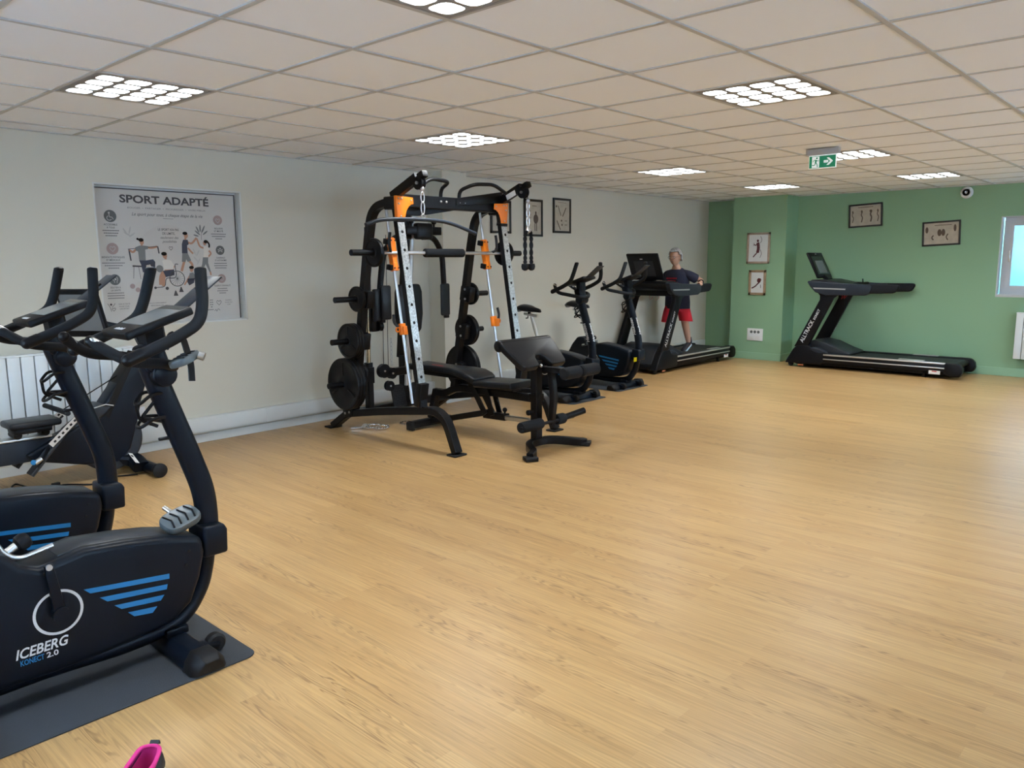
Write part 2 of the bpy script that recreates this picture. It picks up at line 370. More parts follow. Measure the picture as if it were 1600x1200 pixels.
# ceiling: soffit slab, tee grid, one object per mineral tile
ce = struct(MB().bx(XF-.2, XB+.2, YR-.2, YL+.2, H+.06, H+.2).build('ceiling', m_tile, smooth=False))
tg = MB()
a = 0
for i in range(-5, 17):
    x = i*.6
    if XF < x < XB: tg.bx(x-.012, x+.012, YR, YL, H, H+.006)
for j in range(-9, 5):
    y = j*.6
    tg.bx(XF, XB, y-.012, y+.012, H-.0012, H+.006)
tg.build('tee_grid', m_tee, ce, smooth=False)
MB().bx(XF, XB, YL-.022, YL, H-.001, H+.004).bx(XB-.022, XB, YR, YL, H-.001, H+.004).bx(XF, XB, YR, YR+.022, H-.001, H+.004).bx(XF, XF+.022, YR, YL, H-.001, H+.004).build('edge_angle', m_tee, ce, smooth=False)
LAMPS = [(0, 1), (0, -3), (4, 1), (4, -3), (9, 1), (9, -2), (13, 1), (13, -2), (4, -7), (9, -6), (13, -6), (-4, 1), (-4, -3)]  # those behind and right of the view are unseen, added to light the room
tp = None
for i in range(-5, 17):
    for j in range(-9, 5):
        if (i, j) in LAMPS: continue
        x0, x1 = i*.6+.006, min(i*.6+.594, XB); y0, y1 = j*.6+.006, min(j*.6+.594, YL)
        if x0 > XB-.05: continue
        if x1-x0 > .58 and y1-y0 > .58:
            if tp is None: tp = MB().bx(-.294, .294, -.294, .294, H+.0045, H+.018).build('ceiling_tile', m_tile, ce, smooth=False); o = tp
            else: o = tp.copy(); COL.objects.link(o)
            o.location = ((x0+x1)/2, (y0+y1)/2, random.uniform(-.0008, .0012))
            o.rotation_euler = (random.uniform(-.001, .001), random.uniform(-.001, .001), 0)
        else:
            MB().bx(x0, x1, y0, y1, H+.0045, H+.018).build('ceiling_tile', m_tile, ce, smooth=False)
# LED panels: dark frame with sixteen glowing cells
def rsq(s, r, n=4):
    out = []
    for cx, cy, a0 in ((s-r, s-r, 0), (-s+r, s-r, 90), (-s+r, -s+r, 180), (s-r, -s+r, 270)):
        for k in range(n+1): a = R_(a0+90*k/n); out.append((cx+r*math.cos(a), cy+r*math.sin(a)))
    return out
LN = {(0, 1): 'square LED ceiling panel above the poster wall, nearest the left edge', (0, -3): 'square LED ceiling panel cut off by the top edge of the photo', (4, 1): 'square LED ceiling panel above the orange and black power rack',
      (4, -3): 'large bright LED ceiling panel at upper right, nearest of that row', (9, 1): 'LED ceiling panel above the far exercise bikes, left of the exit sign', (9, -2): 'LED ceiling panel partly hidden behind the green exit sign',
      (13, 1): 'small far LED ceiling panel just in front of the green pillar', (13, -2): 'far LED ceiling panel right of the exit sign, near the green wall'}
lp = None
for i, j in LAMPS:
    loc = (i*.6+.3, j*.6+.3, H)
    if lp is None:
        lp = empty('ceiling_light', loc)
        MB().bx(-.29, .29, -.29, .29, .004, .04).build('panel', m_lampframe, lp, smooth=False)
        fr = MB()
        for q in ((-.294, .294, .278, .294), (-.294, .294, -.294, -.278), (-.294, -.278, -.294, .294), (.278, .294, -.294, .294)): fr.bx(q[0], q[1], q[2], q[3], -.001, .01)
        fr.build('rim', m_lampframe, lp, smooth=False)
        cell = None
        # louvre: one plate with sixteen rounded square openings, the cells glow behind it
        g = MB()
        for u in range(4):
            for v in range(4):
                cx, cy = -.204+.136*u, -.204+.136*v; r1 = rsq(.0565, .034); n = len(r1); sq = []
                for x, y in r1:
                    k = .0695/max(abs(x), abs(y)); sq.append((x*k, y*k))
                g._add([V((cx+x, cy+y, -.0015)) for x, y in r1]+[V((cx+x, cy+y, -.0015)) for x, y in sq]+[V((cx+x, cy+y, .004)) for x, y in r1],
                       [(k, (k+1) % n, n+(k+1) % n, n+k) for k in range(n)]+[(k, (k+1) % n, 2*n+(k+1) % n, 2*n+k) for k in range(n)])
        g.build('louvre', m_lampframe, lp, smooth=False)
        for u in range(4):
            for v in range(4):
                if cell is None:
                    r1 = rsq(.0563, .034)
                    cell = MB().flat([(x, y, .0015) for x, y in r1]).build('light_cell', m_glow, lp, smooth=False); o = cell
                else: o = cell.copy(); COL.objects.link(o)
                o.location = (-.204+.136*u, -.204+.136*v, 0)
        o = lp
    else:
        o = copy_tree(lp); o.location = loc
    if (i, j) in LN: tag(o, LN[(i, j)], 'ceiling light', 'recessed LED ceiling panels')
    else: tag(o, 'LED ceiling panel out of the picture, ' + {(0, -7): 'level with the camera', (4, -7): 'above right wall', (9, -6): 'far right floor', (13, -6): 'far right corner', (-4, 1): 'behind camera, radiator side', (-4, -3): 'straight behind camera', (-4, -7): 'behind camera, right corner'}[(i, j)], 'ceiling light', 'LED ceiling panels out of view')

# windows
def window_frame(name, ax, pos, a0, a1, z0, z1, thick=.06, glass=None):
    # ax 'y': window lies in a plane x = pos, spanning y a0..a1 ; ax 'x': plane y = pos
    def bb(b, p0, p1, q0, q1, r0, r1):
        return b.bx(p0, p1, q0, q1, r0, r1) if ax == 'y' else b.bx(q0, q1, p0, p1, r0, r1)
    b = MB(); f = .055
    bb(b, pos, pos+thick, a0, a1, z1-f, z1); bb(b, pos, pos+thick, a0, a1, z0, z0+f); bb(b, pos, pos+thick, a0, a0+f, z0+f, z1-f); bb(b, pos, pos+thick, a1-f, a1, z0+f, z1-f)
    root = struct(b.build(name, m_pvc, smooth=False))
    s = MB(); g = f+.05; p = pos-.012; mid = (a0+a1)/2
    for c0, c1 in ((a0+f, mid), (mid, a1-f)):
        bb(s, p, p+.05, c0, c1, z1-g, z1-f); bb(s, p, p+.05, c0, c1, z0+f, z0+g); bb(s, p, p+.05, c0, c0+.05, z0+g, z1-g); bb(s, p, p+.05, c1-.05, c1, z0+g, z1-g)
    s.build('sash', m_pvc, root, smooth=False)
    gl = MB(); bb(gl, pos+.02, pos+.026, a0+f+.04, a1-f-.04, z0+f+.04, z1-f-.04); gl.build('pane', glass or m_glass, root, smooth=False)
    return root
w1 = window_frame('window_1', 'y', XB+.115, WB[0], WB[1]-.02, WB[2]+.035, WB[3]-.01, glass=m_film)
MB().bx(XB+.085, XB+.10, WB[1]-.115, WB[1]-.09, 1.42, 1.56).bx(XB+.075, XB+.09, WB[1]-.108, WB[1]-.097, 1.45, 1.53).build('handle', m_steel, w1, bevel=.002)
MB().bx(XB+.0, XB+.12, WB[0], WB[1], WB[2], WB[2]+.035).build('sill', m_pvc, w1, bevel=.004)
lin = MB().bx(XB, XB+.115, WB[1]-.012, WB[1], WB[2]+.035, WB[3]).bx(XB, XB+.115, WB[0], WB[1], WB[3]-.012, WB[3])
lin.build('reveal_lining', m_pvc, w1, smooth=False)
for k, w in enumerate(WR): window_frame('window_%d' % (k+2), 'x', YR-.12, *w)
window_frame('window_5', 'y', XF-.12, *WF[0])
portal('portal_back', (XB+.21, (WB[0]+WB[1])/2, 1.48), (0, R_(90), 0), 1.0, 1.44)
for w in WR: portal('portal_right', ((w[0]+w[1])/2, YR-.19, 1.52), (R_(90), 0, 0), w[1]-w[0], 1.15)
portal('portal_front', (XF-.19, (WF[0][0]+WF[0][1])/2, 1.52), (0, R_(-90), 0), 1.15, WF[0][1]-WF[0][0])
struct(MB().bx(-30, 40, -35, 30, -.2, -.13).build('ground', m_ground, smooth=False))
fo = MB()
root = empty('outdoor_panel_fence', (10.9, -2.3, -.13), 0, 'pale blue upright panels standing outside the window at right edge', 'fence')
for k in range(7): MB().bx(0, .03, -1.4+k*.42, -1.4+k*.42+.405, .0, 2.1).build('panel', m_outfence, root, smooth=False)
MB().bx(.035, .07, -1.5, 1.6, .3, .36).bx(.035, .07, -1.5, 1.6, 1.8, 1.86).build('rail', m_pvc, root)

# ------------------------------------------------------------------ radiators
def radiator(name, n, w, h, label):
    r = empty(name, (0, 0, 0), 0, label, 'radiator')
    p = None
    for k in range(n):
        if p is None: p = MB().bx(.003, w-.003, -.035, 0, 0, h).build('panel_section', m_rad, r, bevel=.006); o = p
        else: o = p.copy(); COL.objects.link(o)
        o.location = (k*w, 0, 0)
    MB().bx(.01, n*w-.01, 0, .03, .01, h-.01).build('back_panel', m_gap, r)
    MB().bx(0, n*w, -.03, .035, h, h+.012).build('top_grille', m_rad, r, bevel=.003)
    MB().bx(.2, .24, .03, .075, h*.7, h*.8).bx(n*w-.24, n*w-.2, .03, .075, h*.7, h*.8).build('wall_bracket', m_white, r)
    return r
r = radiator('radiator', 22, .0845, .56, 'white radiator of upright flat sections under the poster wall at left'); r.location = (.86-22*.0845, 2.625, .28)
r = radiator('radiator', 14, .0845, .56, 'white radiator under the window at the right edge'); r.rotation_euler = (0, 0, R_(-90)); r.location = (9.735, -1.575, .235)

# ------------------------------------------------------------------ poster in the niche
PY = YL+.066
po = empty('poster', (0, 0, 0), 0, 'large SPORT ADAPTÉ poster with drawn people in the white wall niche', 'poster')
MB().bx(.712, 1.83, PY, PY+.006, 1.0, 2.03).build('sheet', m_poster, po, smooth=False)
MB().bx(.712, 1.835, PY-.004, PY, 2.022, 2.030).bx(1.827, 1.835, PY-.004, PY, 1.005, 2.03).build('edge_strip', m_ink, po, smooth=False)
EX = (1, 0, 0); EZ = (0, 0, 1); T = PY-.0012
def ptext(b, s, x, z, size, **k): b.text(s, (x, T, z), EX, EZ, size, **k)
b = SB()
ptext(b, 'SPORT ADAPTÉ', 1.257, 1.927, .080, width=.70, bold=.030)
ptext(b, 'LE SPORT N\'A PAS', 1.262, 1.722, .026, width=.165, bold=.01); ptext(b, 'DE LIMITE,', 1.262, 1.692, .026, width=.10, bold=.01)
for s, x, z, w in (('ACCESSIBLE', .829, 1.752, .098), ('À TOUS', .829, 1.730, .058), ('BIENFAITS PHYSIQUES', .829, 1.510, .165), ('ET MÉDICAUX', .829, 1.489, .10), ('SOUTIEN À', .828, 1.283, .075), ('LA SANTÉ', .828, 1.262, .068),
                   ('INCLUSION', 1.68, 1.744, .072), ('ET MIXITÉ', 1.68, 1.722, .078), ('CONFIANCE', 1.683, 1.505, .078), ('ET AUTONOMIE', 1.683, 1.484, .10), ('PLAISIR ET CONVIVIALITÉ', 1.684, 1.275, .14)):
    ptext(b, s, x, z, .019, width=w, bold=.008)
ptext(b, 'UNE ACTIVITÉ', .881, 1.158, .014, width=.085); ptext(b, 'POUR TOUS,', .881, 1.140, .014, width=.075); ptext(b, 'UN SPORT', .881, 1.122, .014, width=.07)
ptext(b, 'UN ACCOMPAGNEMENT', 1.139, 1.155, .014, width=.13); ptext(b, 'PERSONNALISÉ', 1.13, 1.136, .014, width=.10)
for k, s in enumerate(('ENSEMBLE,', 'ALLONS PLUS', 'LOIN')): ptext(b, s, 1.73, 1.155-.018*k, .013, width=(.055, .065, .03)[k])
b.build('lettering', m_ink, po, smooth=False)
b = SB()
ptext(b, 'BOUGER  •  PARTAGER  •  PROGRESSER  •  VIVRE MIEUX', 1.268, 1.883, .018, width=.615)
ptext(b, 'Le sport pour tous, à chaque étape de la vie', 1.267, 1.832, .033, width=.56, shear=.35, bold=.012)
ptext(b, 'seulement des', 1.265, 1.660, .028, width=.145, shear=.35, bold=.012); ptext(b, 'possibilités', 1.265, 1.630, .028, width=.115, shear=.35, bold=.012)
b.bx(1.226, 1.308, T-.0005, T, 1.814, 1.817)
b.build('small_lettering', m_ink2, po, smooth=False)
b = MB()
def lines(b, x, z, ws):
    for k, w in enumerate(ws):
        n = int(w/.012); 
        for q in range(n): b.bx(x-w/2+q*w/n, x-w/2+(q+.8)*w/n, T-.0005, T, z-.019*k-.0035, z-.019*k+.0035)
lines(b, .829, 1.714, (.12, .105, .085)); lines(b, .829, 1.473, (.165, .13, .08)); lines(b, .828, 1.247, (.12, .125, .12))
lines(b, 1.679, 1.705, (.13, .12, .06)); lines(b, 1.681, 1.466, (.11, .115, .10)); lines(b, 1.684, 1.258, (.085, .095, .06))
lines(b, 1.49, 1.15, (.05, .05)); lines(b, 1.58, 1.165, (.03, .03, .03, .02)); lines(b, 1.55, 1.085, (.09,))
b = b.build('body_text', m_ink2, po, smooth=False); b['kind'] = 'stuff'
def disc(b, x, z, r, y=None, n=28): b.prism([(x+r*math.cos(2*PI*k/n), (y or T), z+r*math.sin(2*PI*k/n)) for k in range(n)], (0, -.0004, 0))
def stroke(b, pts, w, y=None, cl=False):
    P = [V((p[0], y or T-.0008, p[1])) for p in pts]
    if len(P) > 2: P = spline(P, 4)
    b.sweep(P, [(-w/2, -.0003), (w/2, -.0003), (w/2, .0003), (-w/2, .0003)], ref=None if False else (0, 0, 1) if abs((P[-1]-P[0]).normalized().z) < .7 else (1, 0, 0))
def ell(b, x, z, rx, rz, y=None, a=0, n=20):
    ca, sa = math.cos(a), math.sin(a)
    b.prism([(x+rx*math.cos(2*PI*k/n)*ca-rz*math.sin(2*PI*k/n)*sa, y or T-.0006, z+rx*math.cos(2*PI*k/n)*sa+rz*math.sin(2*PI*k/n)*ca) for k in range(n)], (0, -.0004, 0))
for x, z, r, m in ((.831, 1.821, .045, m_icon), (.829, 1.58, .043, m_rose), (.828, 1.348, .041, m_icon), (1.677, 1.818, .039, m_rose), (1.683, 1.573, .038, m_icon), (1.681, 1.34, .037, m_rose)):
    b = MB(); disc(b, x, z, r); b.build('icon_disc', m, po, smooth=False)
b = SB(); Y2 = T-.001
disc(b, .823, 1.845, .007, Y2); stroke(b, [(.823, 1.838), (.826, 1.815), (.842, 1.813), (.852, 1.797)], .005, Y2); stroke(b, [(.815, 1.822), (.806, 1.808), (.813, 1.793), (.829, 1.790), (.838, 1.798)], .005, Y2)
def heart(b, x, z, s, w=.004): stroke(b, [(x, z-s), (x-s*.9, z+.1*s), (x-s*.5, z+.8*s), (x, z+.35*s), (x+s*.5, z+.8*s), (x+s*.9, z+.1*s), (x, z-s)], w, Y2)
heart(b, .829, 1.58, .022); stroke(b, [(.824, 1.325), (.822, 1.34), (.812, 1.35), (.82, 1.368), (.84, 1.368), (.848, 1.35), (.842, 1.335), (.842, 1.322)], .004, Y2); disc(b, .831, 1.352, .007, Y2)
heart(b, 1.677, 1.815, .02); disc(b, 1.683, 1.585, .007, Y2); disc(b, 1.667, 1.577, .005, Y2); disc(b, 1.699, 1.577, .005, Y2); stroke(b, [(1.665, 1.558), (1.674, 1.568), (1.692, 1.568), (1.701, 1.558)], .006, Y2)
stroke(b, [(1.664, 1.345), (1.681, 1.358), (1.698, 1.345), (1.69, 1.327), (1.672, 1.327), (1.664, 1.345)], .004, Y2)
b.build('icon_line', m_pale, po, smooth=False)
b = SB(); ell(b, 1.255, 1.50, .26, .27, T-.0001, n=40); ell(b, 1.25, 1.285, .30, .075, T-.0003, n=40); b.build('background_tint', mat('poster_tint', (.545, .52, .48), .6), po, smooth=False)
b = SB(); heart(b, 1.271, 1.587, .016, .003); heart(b, .802, 1.125, .014, .003); heart(b, 1.644, 1.142, .022, .003); disc(b, .785, 1.162, .008, T); stroke(b, [(.76, 1.17), (.775, 1.145), (.785, 1.11)], .003); stroke(b, [(.815, 1.17), (.80, 1.15), (.79, 1.145)], .003)
stroke(b, [(1.60, 1.075), (1.615, 1.085), (1.62, 1.07), (1.635, 1.09), (1.65, 1.075)], .003)
b.build('line_drawing', m_ink, po, smooth=False)
b = SB()    # leaves
for x, z, a, l in ((1.50, 1.738, 115, .028), (1.522, 1.748, 88, .03), (1.548, 1.742, 65, .032), (1.498, 1.712, 140, .028), (1.563, 1.713, 38, .026), (1.485, 1.69, 165, .022)): ell(b, x, z, l, .006, T-.0004, R_(a))
stroke(b, [(1.535, 1.735), (1.53, 1.70), (1.527, 1.655)], .003); b.build('printed_leaves', m_ink2, po, smooth=False)
b = SB()
for x, z, a, l in ((.93, 1.71, 120, .03), (.965, 1.72, 75, .03), (.945, 1.69, 150, .03), (.98, 1.685, 35, .028), (1.46, 1.56, 110, .03), (1.49, 1.55, 60, .03), (1.47, 1.50, 130, .03), (1.49, 1.48, 60, .03)): ell(b, x, z, l, .006, T-.0004, R_(a))
b.build('pale_leaves', m_pale, po, smooth=False)
def poly(b, pts, y=None): b.prism([(x, y or T-.0008, z) for x, z in pts], (0, -.0004, 0))
# woman on a chair with an elastic band; man in a wheelchair; standing pair; crouching boy
sk = SB(); ell(sk, 1.048, 1.632, .016, .021); stroke(sk, [(1.048, 1.62), (1.045, 1.60)], .016)
stroke(sk, [(1.00, 1.575), (.975, 1.555), (.95, 1.572)], .016); stroke(sk, [(1.08, 1.592), (1.12, 1.588), (1.165, 1.598)], .016)
ell(sk, 1.219, 1.528, .018, .022); stroke(sk, [(1.222, 1.51), (1.226, 1.495)], .016); stroke(sk, [(1.285, 1.45), (1.265, 1.42), (1.21, 1.42)], .018); stroke(sk, [(1.20, 1.41), (1.175, 1.36), (1.17, 1.30)], .026); stroke(sk, [(1.23, 1.40), (1.20, 1.36), (1.19, 1.29)], .024)
ell(sk, 1.40, 1.688, .017, .021); stroke(sk, [(1.395, 1.67), (1.392, 1.655)], .016); stroke(sk, [(1.41, 1.635), (1.445, 1.628), (1.487, 1.672)], .016); stroke(sk, [(1.41, 1.59), (1.43, 1.565), (1.45, 1.545)], .014)
stroke(sk, [(1.375, 1.49), (1.36, 1.45), (1.345, 1.405)], .02); stroke(sk, [(1.41, 1.49), (1.435, 1.46), (1.435, 1.42)], .02)
ell(sk, 1.553, 1.63, .014, .019); stroke(sk, [(1.545, 1.59), (1.51, 1.605), (1.489, 1.665)], .014); stroke(sk, [(1.585, 1.57), (1.60, 1.545), (1.57, 1.515)], .013); stroke(sk, [(1.585, 1.40), (1.59, 1.37)], .014)
ell(sk, 1.427, 1.418, .015, .02); stroke(sk, [(1.41, 1.37), (1.385, 1.33), (1.36, 1.295)], .013)
sk.build('printed_skin', m_skinink, po, smooth=False)
hr = SB(); ell(hr, 1.043, 1.648, .02, .014, T-.0012); disc(hr, 1.018, 1.655, .009, T-.0012); ell(hr, 1.213, 1.543, .022, .015, T-.0012); ell(hr, 1.393, 1.705, .02, .013, T-.0012); ell(hr, 1.562, 1.642, .017, .014, T-.0012); stroke(hr, [(1.575, 1.645), (1.59, 1.62), (1.588, 1.595)], .013, T-.0014); ell(hr, 1.428, 1.434, .02, .013, T-.0012)
hr.build('printed_hair', m_hole, po, smooth=False)
cl = SB(); poly(cl, [(1.375, 1.655), (1.412, 1.655), (1.418, 1.62), (1.405, 1.61), (1.405, 1.548), (1.358, 1.548), (1.362, 1.62)]); poly(cl, [(1.018, 1.492), (1.07, 1.492), (1.125, 1.50), (1.14, 1.48), (1.135, 1.42), (1.115, 1.42), (1.10, 1.46), (1.07, 1.455), (1.06, 1.40), (1.04, 1.40), (1.03, 1.46)]); poly(cl, [(1.195, 1.41), (1.285, 1.42), (1.285, 1.375), (1.215, 1.36)])
poly(cl, [(1.39, 1.345), (1.45, 1.35), (1.44, 1.31), (1.40, 1.29), (1.385, 1.32)])
cl.build('printed_dark_clothes', m_navyink, po, smooth=False)
cl = SB(); poly(cl, [(.995, 1.59), (1.03, 1.605), (1.065, 1.605), (1.095, 1.60), (1.09, 1.578), (1.07, 1.575), (1.068, 1.492), (1.018, 1.492), (1.015, 1.56), (.998, 1.567)]); poly(cl, [(1.36, 1.548), (1.405, 1.548), (1.43, 1.49), (1.40, 1.478), (1.39, 1.50), (1.382, 1.478), (1.352, 1.48)])
poly(cl, [(1.53, 1.515), (1.575, 1.515), (1.572, 1.47), (1.59, 1.40), (1.578, 1.395), (1.55, 1.46), (1.52, 1.41), (1.505, 1.42), (1.52, 1.46)]); poly(cl, [(1.41, 1.39), (1.44, 1.395), (1.46, 1.35), (1.40, 1.34)]); disc(cl, 1.171, 1.427, .028, T-.001)
cl.build('printed_grey_clothes', m_tee_ink, po, smooth=False)
cl = SB(); poly(cl, [(1.195, 1.49), (1.225, 1.50), (1.265, 1.49), (1.285, 1.455), (1.28, 1.42), (1.205, 1.42), (1.20, 1.46)]); poly(cl, [(1.54, 1.60), (1.57, 1.61), (1.592, 1.58), (1.577, 1.565), (1.577, 1.515), (1.535, 1.515), (1.54, 1.56)])
cl.build('printed_white_clothes', m_cream, po, smooth=False)
wc = SB()
wc.sweep([V((1.305+.06*math.cos(2*PI*k/28), T-.0015, 1.347+.06*math.sin(2*PI*k/28))) for k in range(28)], circ(.003, 6), ref=(0, 1, 0), close=True)
for k in range(8): a = PI*k/8; stroke(wc, [(1.305+.055*math.cos(a), 1.347+.055*math.sin(a)), (1.305-.055*math.cos(a), 1.347-.055*math.sin(a))], .0014, T-.0016)
stroke(wc, [(1.32, 1.46), (1.295, 1.455), (1.295, 1.36), (1.22, 1.35), (1.20, 1.29), (1.13, 1.28)], .006); disc(wc, 1.219, 1.272, .013, T-.0012); disc(wc, 1.127, 1.279, .01, T-.0012)
stroke(wc, [(.965, 1.45), (1.055, 1.445)], .012); stroke(wc, [(.975, 1.445), (.966, 1.354)], .003); stroke(wc, [(1.01, 1.445), (1.021, 1.348)], .003)
stroke(wc, [(.94, 1.578), (1.17, 1.60)], .004); stroke(wc, [(.948, 1.575), (.957, 1.49)], .01); stroke(wc, [(1.168, 1.598), (1.175, 1.545)], .01)
for x, z in ((1.285, 1.231), (1.331, 1.259)): poly(wc, [(x-.018, z-.02), (x+.02, z-.02), (x+.003, z+.022), (x-.003, z+.022)])
wc.build('printed_wheelchair', m_ink, po, smooth=False)
bb = SB(); disc(bb, .953, 1.296, .019, T-.0011); disc(bb, .992, 1.267, .018, T-.0011); bb.build('printed_balls', m_rose, po, smooth=False)

# ------------------------------------------------------------------ framed pictures
def picture(name, w, h, fr, mf, mp, label, group, arts, loc, rz, tilt=0):
    # local: x right, z up, faces -y, centre origin; arts = [(material, builder)]
    r = empty(name, loc, 0, label, 'picture', group); r.rotation_euler = Euler((0, tilt, rz))
    b = MB(); b.bx(-w/2, w/2, -.018, 0, h/2-fr, h/2).bx(-w/2, w/2, -.018, 0, -h/2, -h/2+fr).bx(-w/2, -w/2+fr, -.018, 0, -h/2, h/2).bx(w/2-fr, w/2, -.018, 0, -h/2, h/2)
    b.build('frame', mf, r, bevel=.002)
    MB().bx(-w/2+fr, w/2-fr, -.008, -.002, -h/2+fr, h/2-fr).build('print', mp, r, smooth=False)
    for m, f in arts:
        b = MB(); f(b); b.build('drawing', m, r, smooth=False)['kind'] = 'stuff'
    return r
YA = -.0092
def st(b, pts, w):
    P = spline([V((x, YA, z)) for x, z in pts], 4) if len(pts) > 2 else [V((x, YA, z)) for x, z in pts]
    for i in range(len(P)-1):
        d = (P[i+1]-P[i]); n = V((-d.z, 0, d.x)).normalized()*w/2
        b.flat([P[i]-n, P[i+1]-n, P[i+1]+n, P[i]+n])
def el(b, x, z, rx, rz, a=0, n=14):
    ca, sa = math.cos(R_(a)), math.sin(R_(a)); b.flat([(x+rx*math.cos(2*PI*k/n)*ca-rz*math.sin(2*PI*k/n)*sa, YA-.0003, z+rx*math.cos(2*PI*k/n)*sa+rz*math.sin(2*PI*k/n)*ca) for k in range(n)])
def art_limbs(b):
    st(b, [(.03, .12), (.05, .02), (.03, -.04)], .02); st(b, [(.07, .14), (.05, .05)], .014); st(b, [(-.06, .10), (-.05, 0), (-.07, -.1)], .016); st(b, [(.06, -.06), (.04, -.12)], .016); el(b, .0, -.1, .01, .03)
def art_torso(b):
    el(b, .045, -.01, .045, .055); el(b, .045, .06, .015, .02); st(b, [(.03, -.06), (.03, -.15)], .014); st(b, [(.06, -.06), (.06, -.15)], .014)
    for k in range(6): st(b, [(-.12, .08-.04*k), (-.04, .08-.04*k)], .003)
    st(b, [(-.02, .14), (.06, .14)], .007)
def art_bones(b):
    st(b, [(-.08, .12), (-.02, .0)], .012); st(b, [(.08, .10), (.01, -.01)], .014); st(b, [(-.10, -.06), (-.03, -.17)], .014); el(b, -.01, -.06, .014, .012); el(b, 0, -.11, .012, .014); st(b, [(.05, -.06), (.1, -.06)], .007); st(b, [(.05, -.11), (.1, -.11)], .007); st(b, [(-.08, .16), (.08, .155)], .004); el(b, -.11, .11, .014, .014)
def art_spine(b):
    for x, w in ((-.17, .01), (-.05, .014), (.07, .02), (.16, .012)): st(b, [(x+.008, .05), (x-.006, .01), (x+.01, -.03), (x-.002, -.09)], w); el(b, x, .055, w*.9, .018)
    st(b, [(-.1, .11), (.1, .11)], .008)
def art_vert(b):
    st(b, [(-.08, .105), (.12, .105)], .008); el(b, -.02, .01, .025, .045); el(b, .025, .01, .022, .045); el(b, -.17, .05, .018, .04); el(b, .16, .06, .016, .045); st(b, [(-.09, -.02), (-.11, -.05), (-.09, -.08)], .016); st(b, [(.08, -.01), (.06, -.05), (.08, -.09)], .014)
def art_run1(b):
    el(b, -.01, .105, .016, .02); st(b, [(-.01, .08), (.0, .03), (.0, -.02), (-.01, -.065)], .045); st(b, [(-.02, .055), (-.05, .04), (-.065, .06)], .014); st(b, [(-.01, -.06), (-.05, -.10), (-.075, -.13)], .016)
def art_run1b(b):
    st(b, [(.03, -.02), (.05, -.08), (.03, -.14)], .008); st(b, [(.03, .17), (.05, .12), (.03, .07)], .008); st(b, [(-.07, .08), (-.075, .03)], .005)
def art_kick(b):
    el(b, .025, .03, .03, .035); st(b, [(.03, -.0), (.0, -.025), (-.03, -.055), (-.085, -.085)], .018)
def art_kickb(b): st(b, [(.05, -.03), (.055, -.08)], .01); st(b, [(.05, .06), (.06, .03)], .01)
YW = YL-.001
G = 'anatomy prints in black frames on the cream wall'
picture('framed_picture', .335, .365, .026, m_bframe, m_paper, 'black framed anatomy print on cream wall, half hidden behind the rack', G, [(m_sepia, art_limbs)], (5.02, YW, 1.965), 0)
picture('framed_picture', .335, .43, .026, m_bframe, m_paper, 'black framed anatomy print behind the hanging triceps rope', G, [(m_sepia, art_torso)], (5.58, YW, 1.972), 0)
picture('framed_picture', .345, .42, .026, m_bframe, m_paper, 'rightmost black framed print on the cream wall, bones in a V shape', G, [(m_sepia, art_bones)], (6.12, YW, 2.018), 0)
G2 = 'landscape prints in black frames on the green wall'
picture('framed_picture', .445, .315, .022, m_bframe, m_paper, 'landscape print of four spines in black frame on green wall, higher one', G2, [(m_sepia, art_spine)], (XB-.001, .315, 2.06), R_(-90), R_(-2.5))
picture('framed_picture', .45, .315, .022, m_bframe, m_paper, 'landscape vertebrae print in black frame, nearest the window', G2, [(m_sepia, art_vert)], (XB-.001, -.645, 1.79), R_(-90), R_(-2.5))
G3 = 'wooden frames on the green pillar'
picture('framed_picture', .355, .445, .030, m_wframe2, m_paperw, 'wood framed tennis player sketch, upper picture on green pillar', G3, [(m_maroon, art_run1), (m_ink2, art_run1b)], (9.416, 1.665, 1.635), R_(-90))
picture('framed_picture', .265, .365, .035, m_wframe, m_paperw, 'wood framed kicking figure sketch, lower picture on green pillar', G3, [(m_maroon, art_kick), (m_ink2, art_kickb)], (9.416, 1.66, 1.137), R_(-90))

# sockets, alarm, exit sign
s = empty('wall_socket', (9.416, 1.665, .37), R_(-90), 'white triple wall socket low on the green pillar', 'socket')
MB().bx(-.122, .122, -.012, 0, -.09, .09).build('face_plate', m_white, s, bevel=.003)
for k in range(3): MB().cyl((-.055+.055*k, -.0135, .04), (-.055+.055*k, -.010, .04), .021, 16).build('socket_hole', m_icon, s)
for k in range(2): MB().bx(-.075+.09*k, -.015+.09*k, -.0145, -.01, -.065, -.02).build('data_port', m_label, s, bevel=.002)
s = empty('wall_socket', (.905, YL-.0005, .32), 0, 'small white socket on wall between rower and trunking', 'socket')
MB().bx(-.04, .04, -.01, 0, -.045, .045).build('face_plate', m_white, s, bevel=.003); MB().cyl((0, -.012, 0), (0, -.008, 0), .021, 16).build('socket_hole', m_label, s)
s = empty('alarm_sounder', (XB-.001, -.905, 2.29), R_(-90), 'round white alarm sounder high on the green wall', 'alarm')
MB().lathe([(.072, 0), (.075, .012), (.068, .03), (.05, .045), (.046, .048)], (0, 0, 0), (0, -1, 0)).build('body', m_white, s)
MB().lathe([(.044, .048), (.040, .044), (.020, .044), (.016, .052), (.001, .052)], (0, 0, 0), (0, -1, 0)).build('grille', m_exitbox, s)
e = empty('exit_sign', (5.1, -.89, H), R_(-90), 'green running man exit sign hanging from the ceiling, arrow pointing right', 'sign')
MB().bx(-.132, .132, -.03, .03, -.048, 0).build('housing', m_exitbox, e, bevel=.003)
MB().bx(-.113, .113, -.006, .006, -.158, -.050).build('light_guide', m_exitw, e, bevel=.001)
MB().bx(-.108, .108, -.0075, -.006, -.153, -.058).build('green_face', m_exit, e, smooth=False)
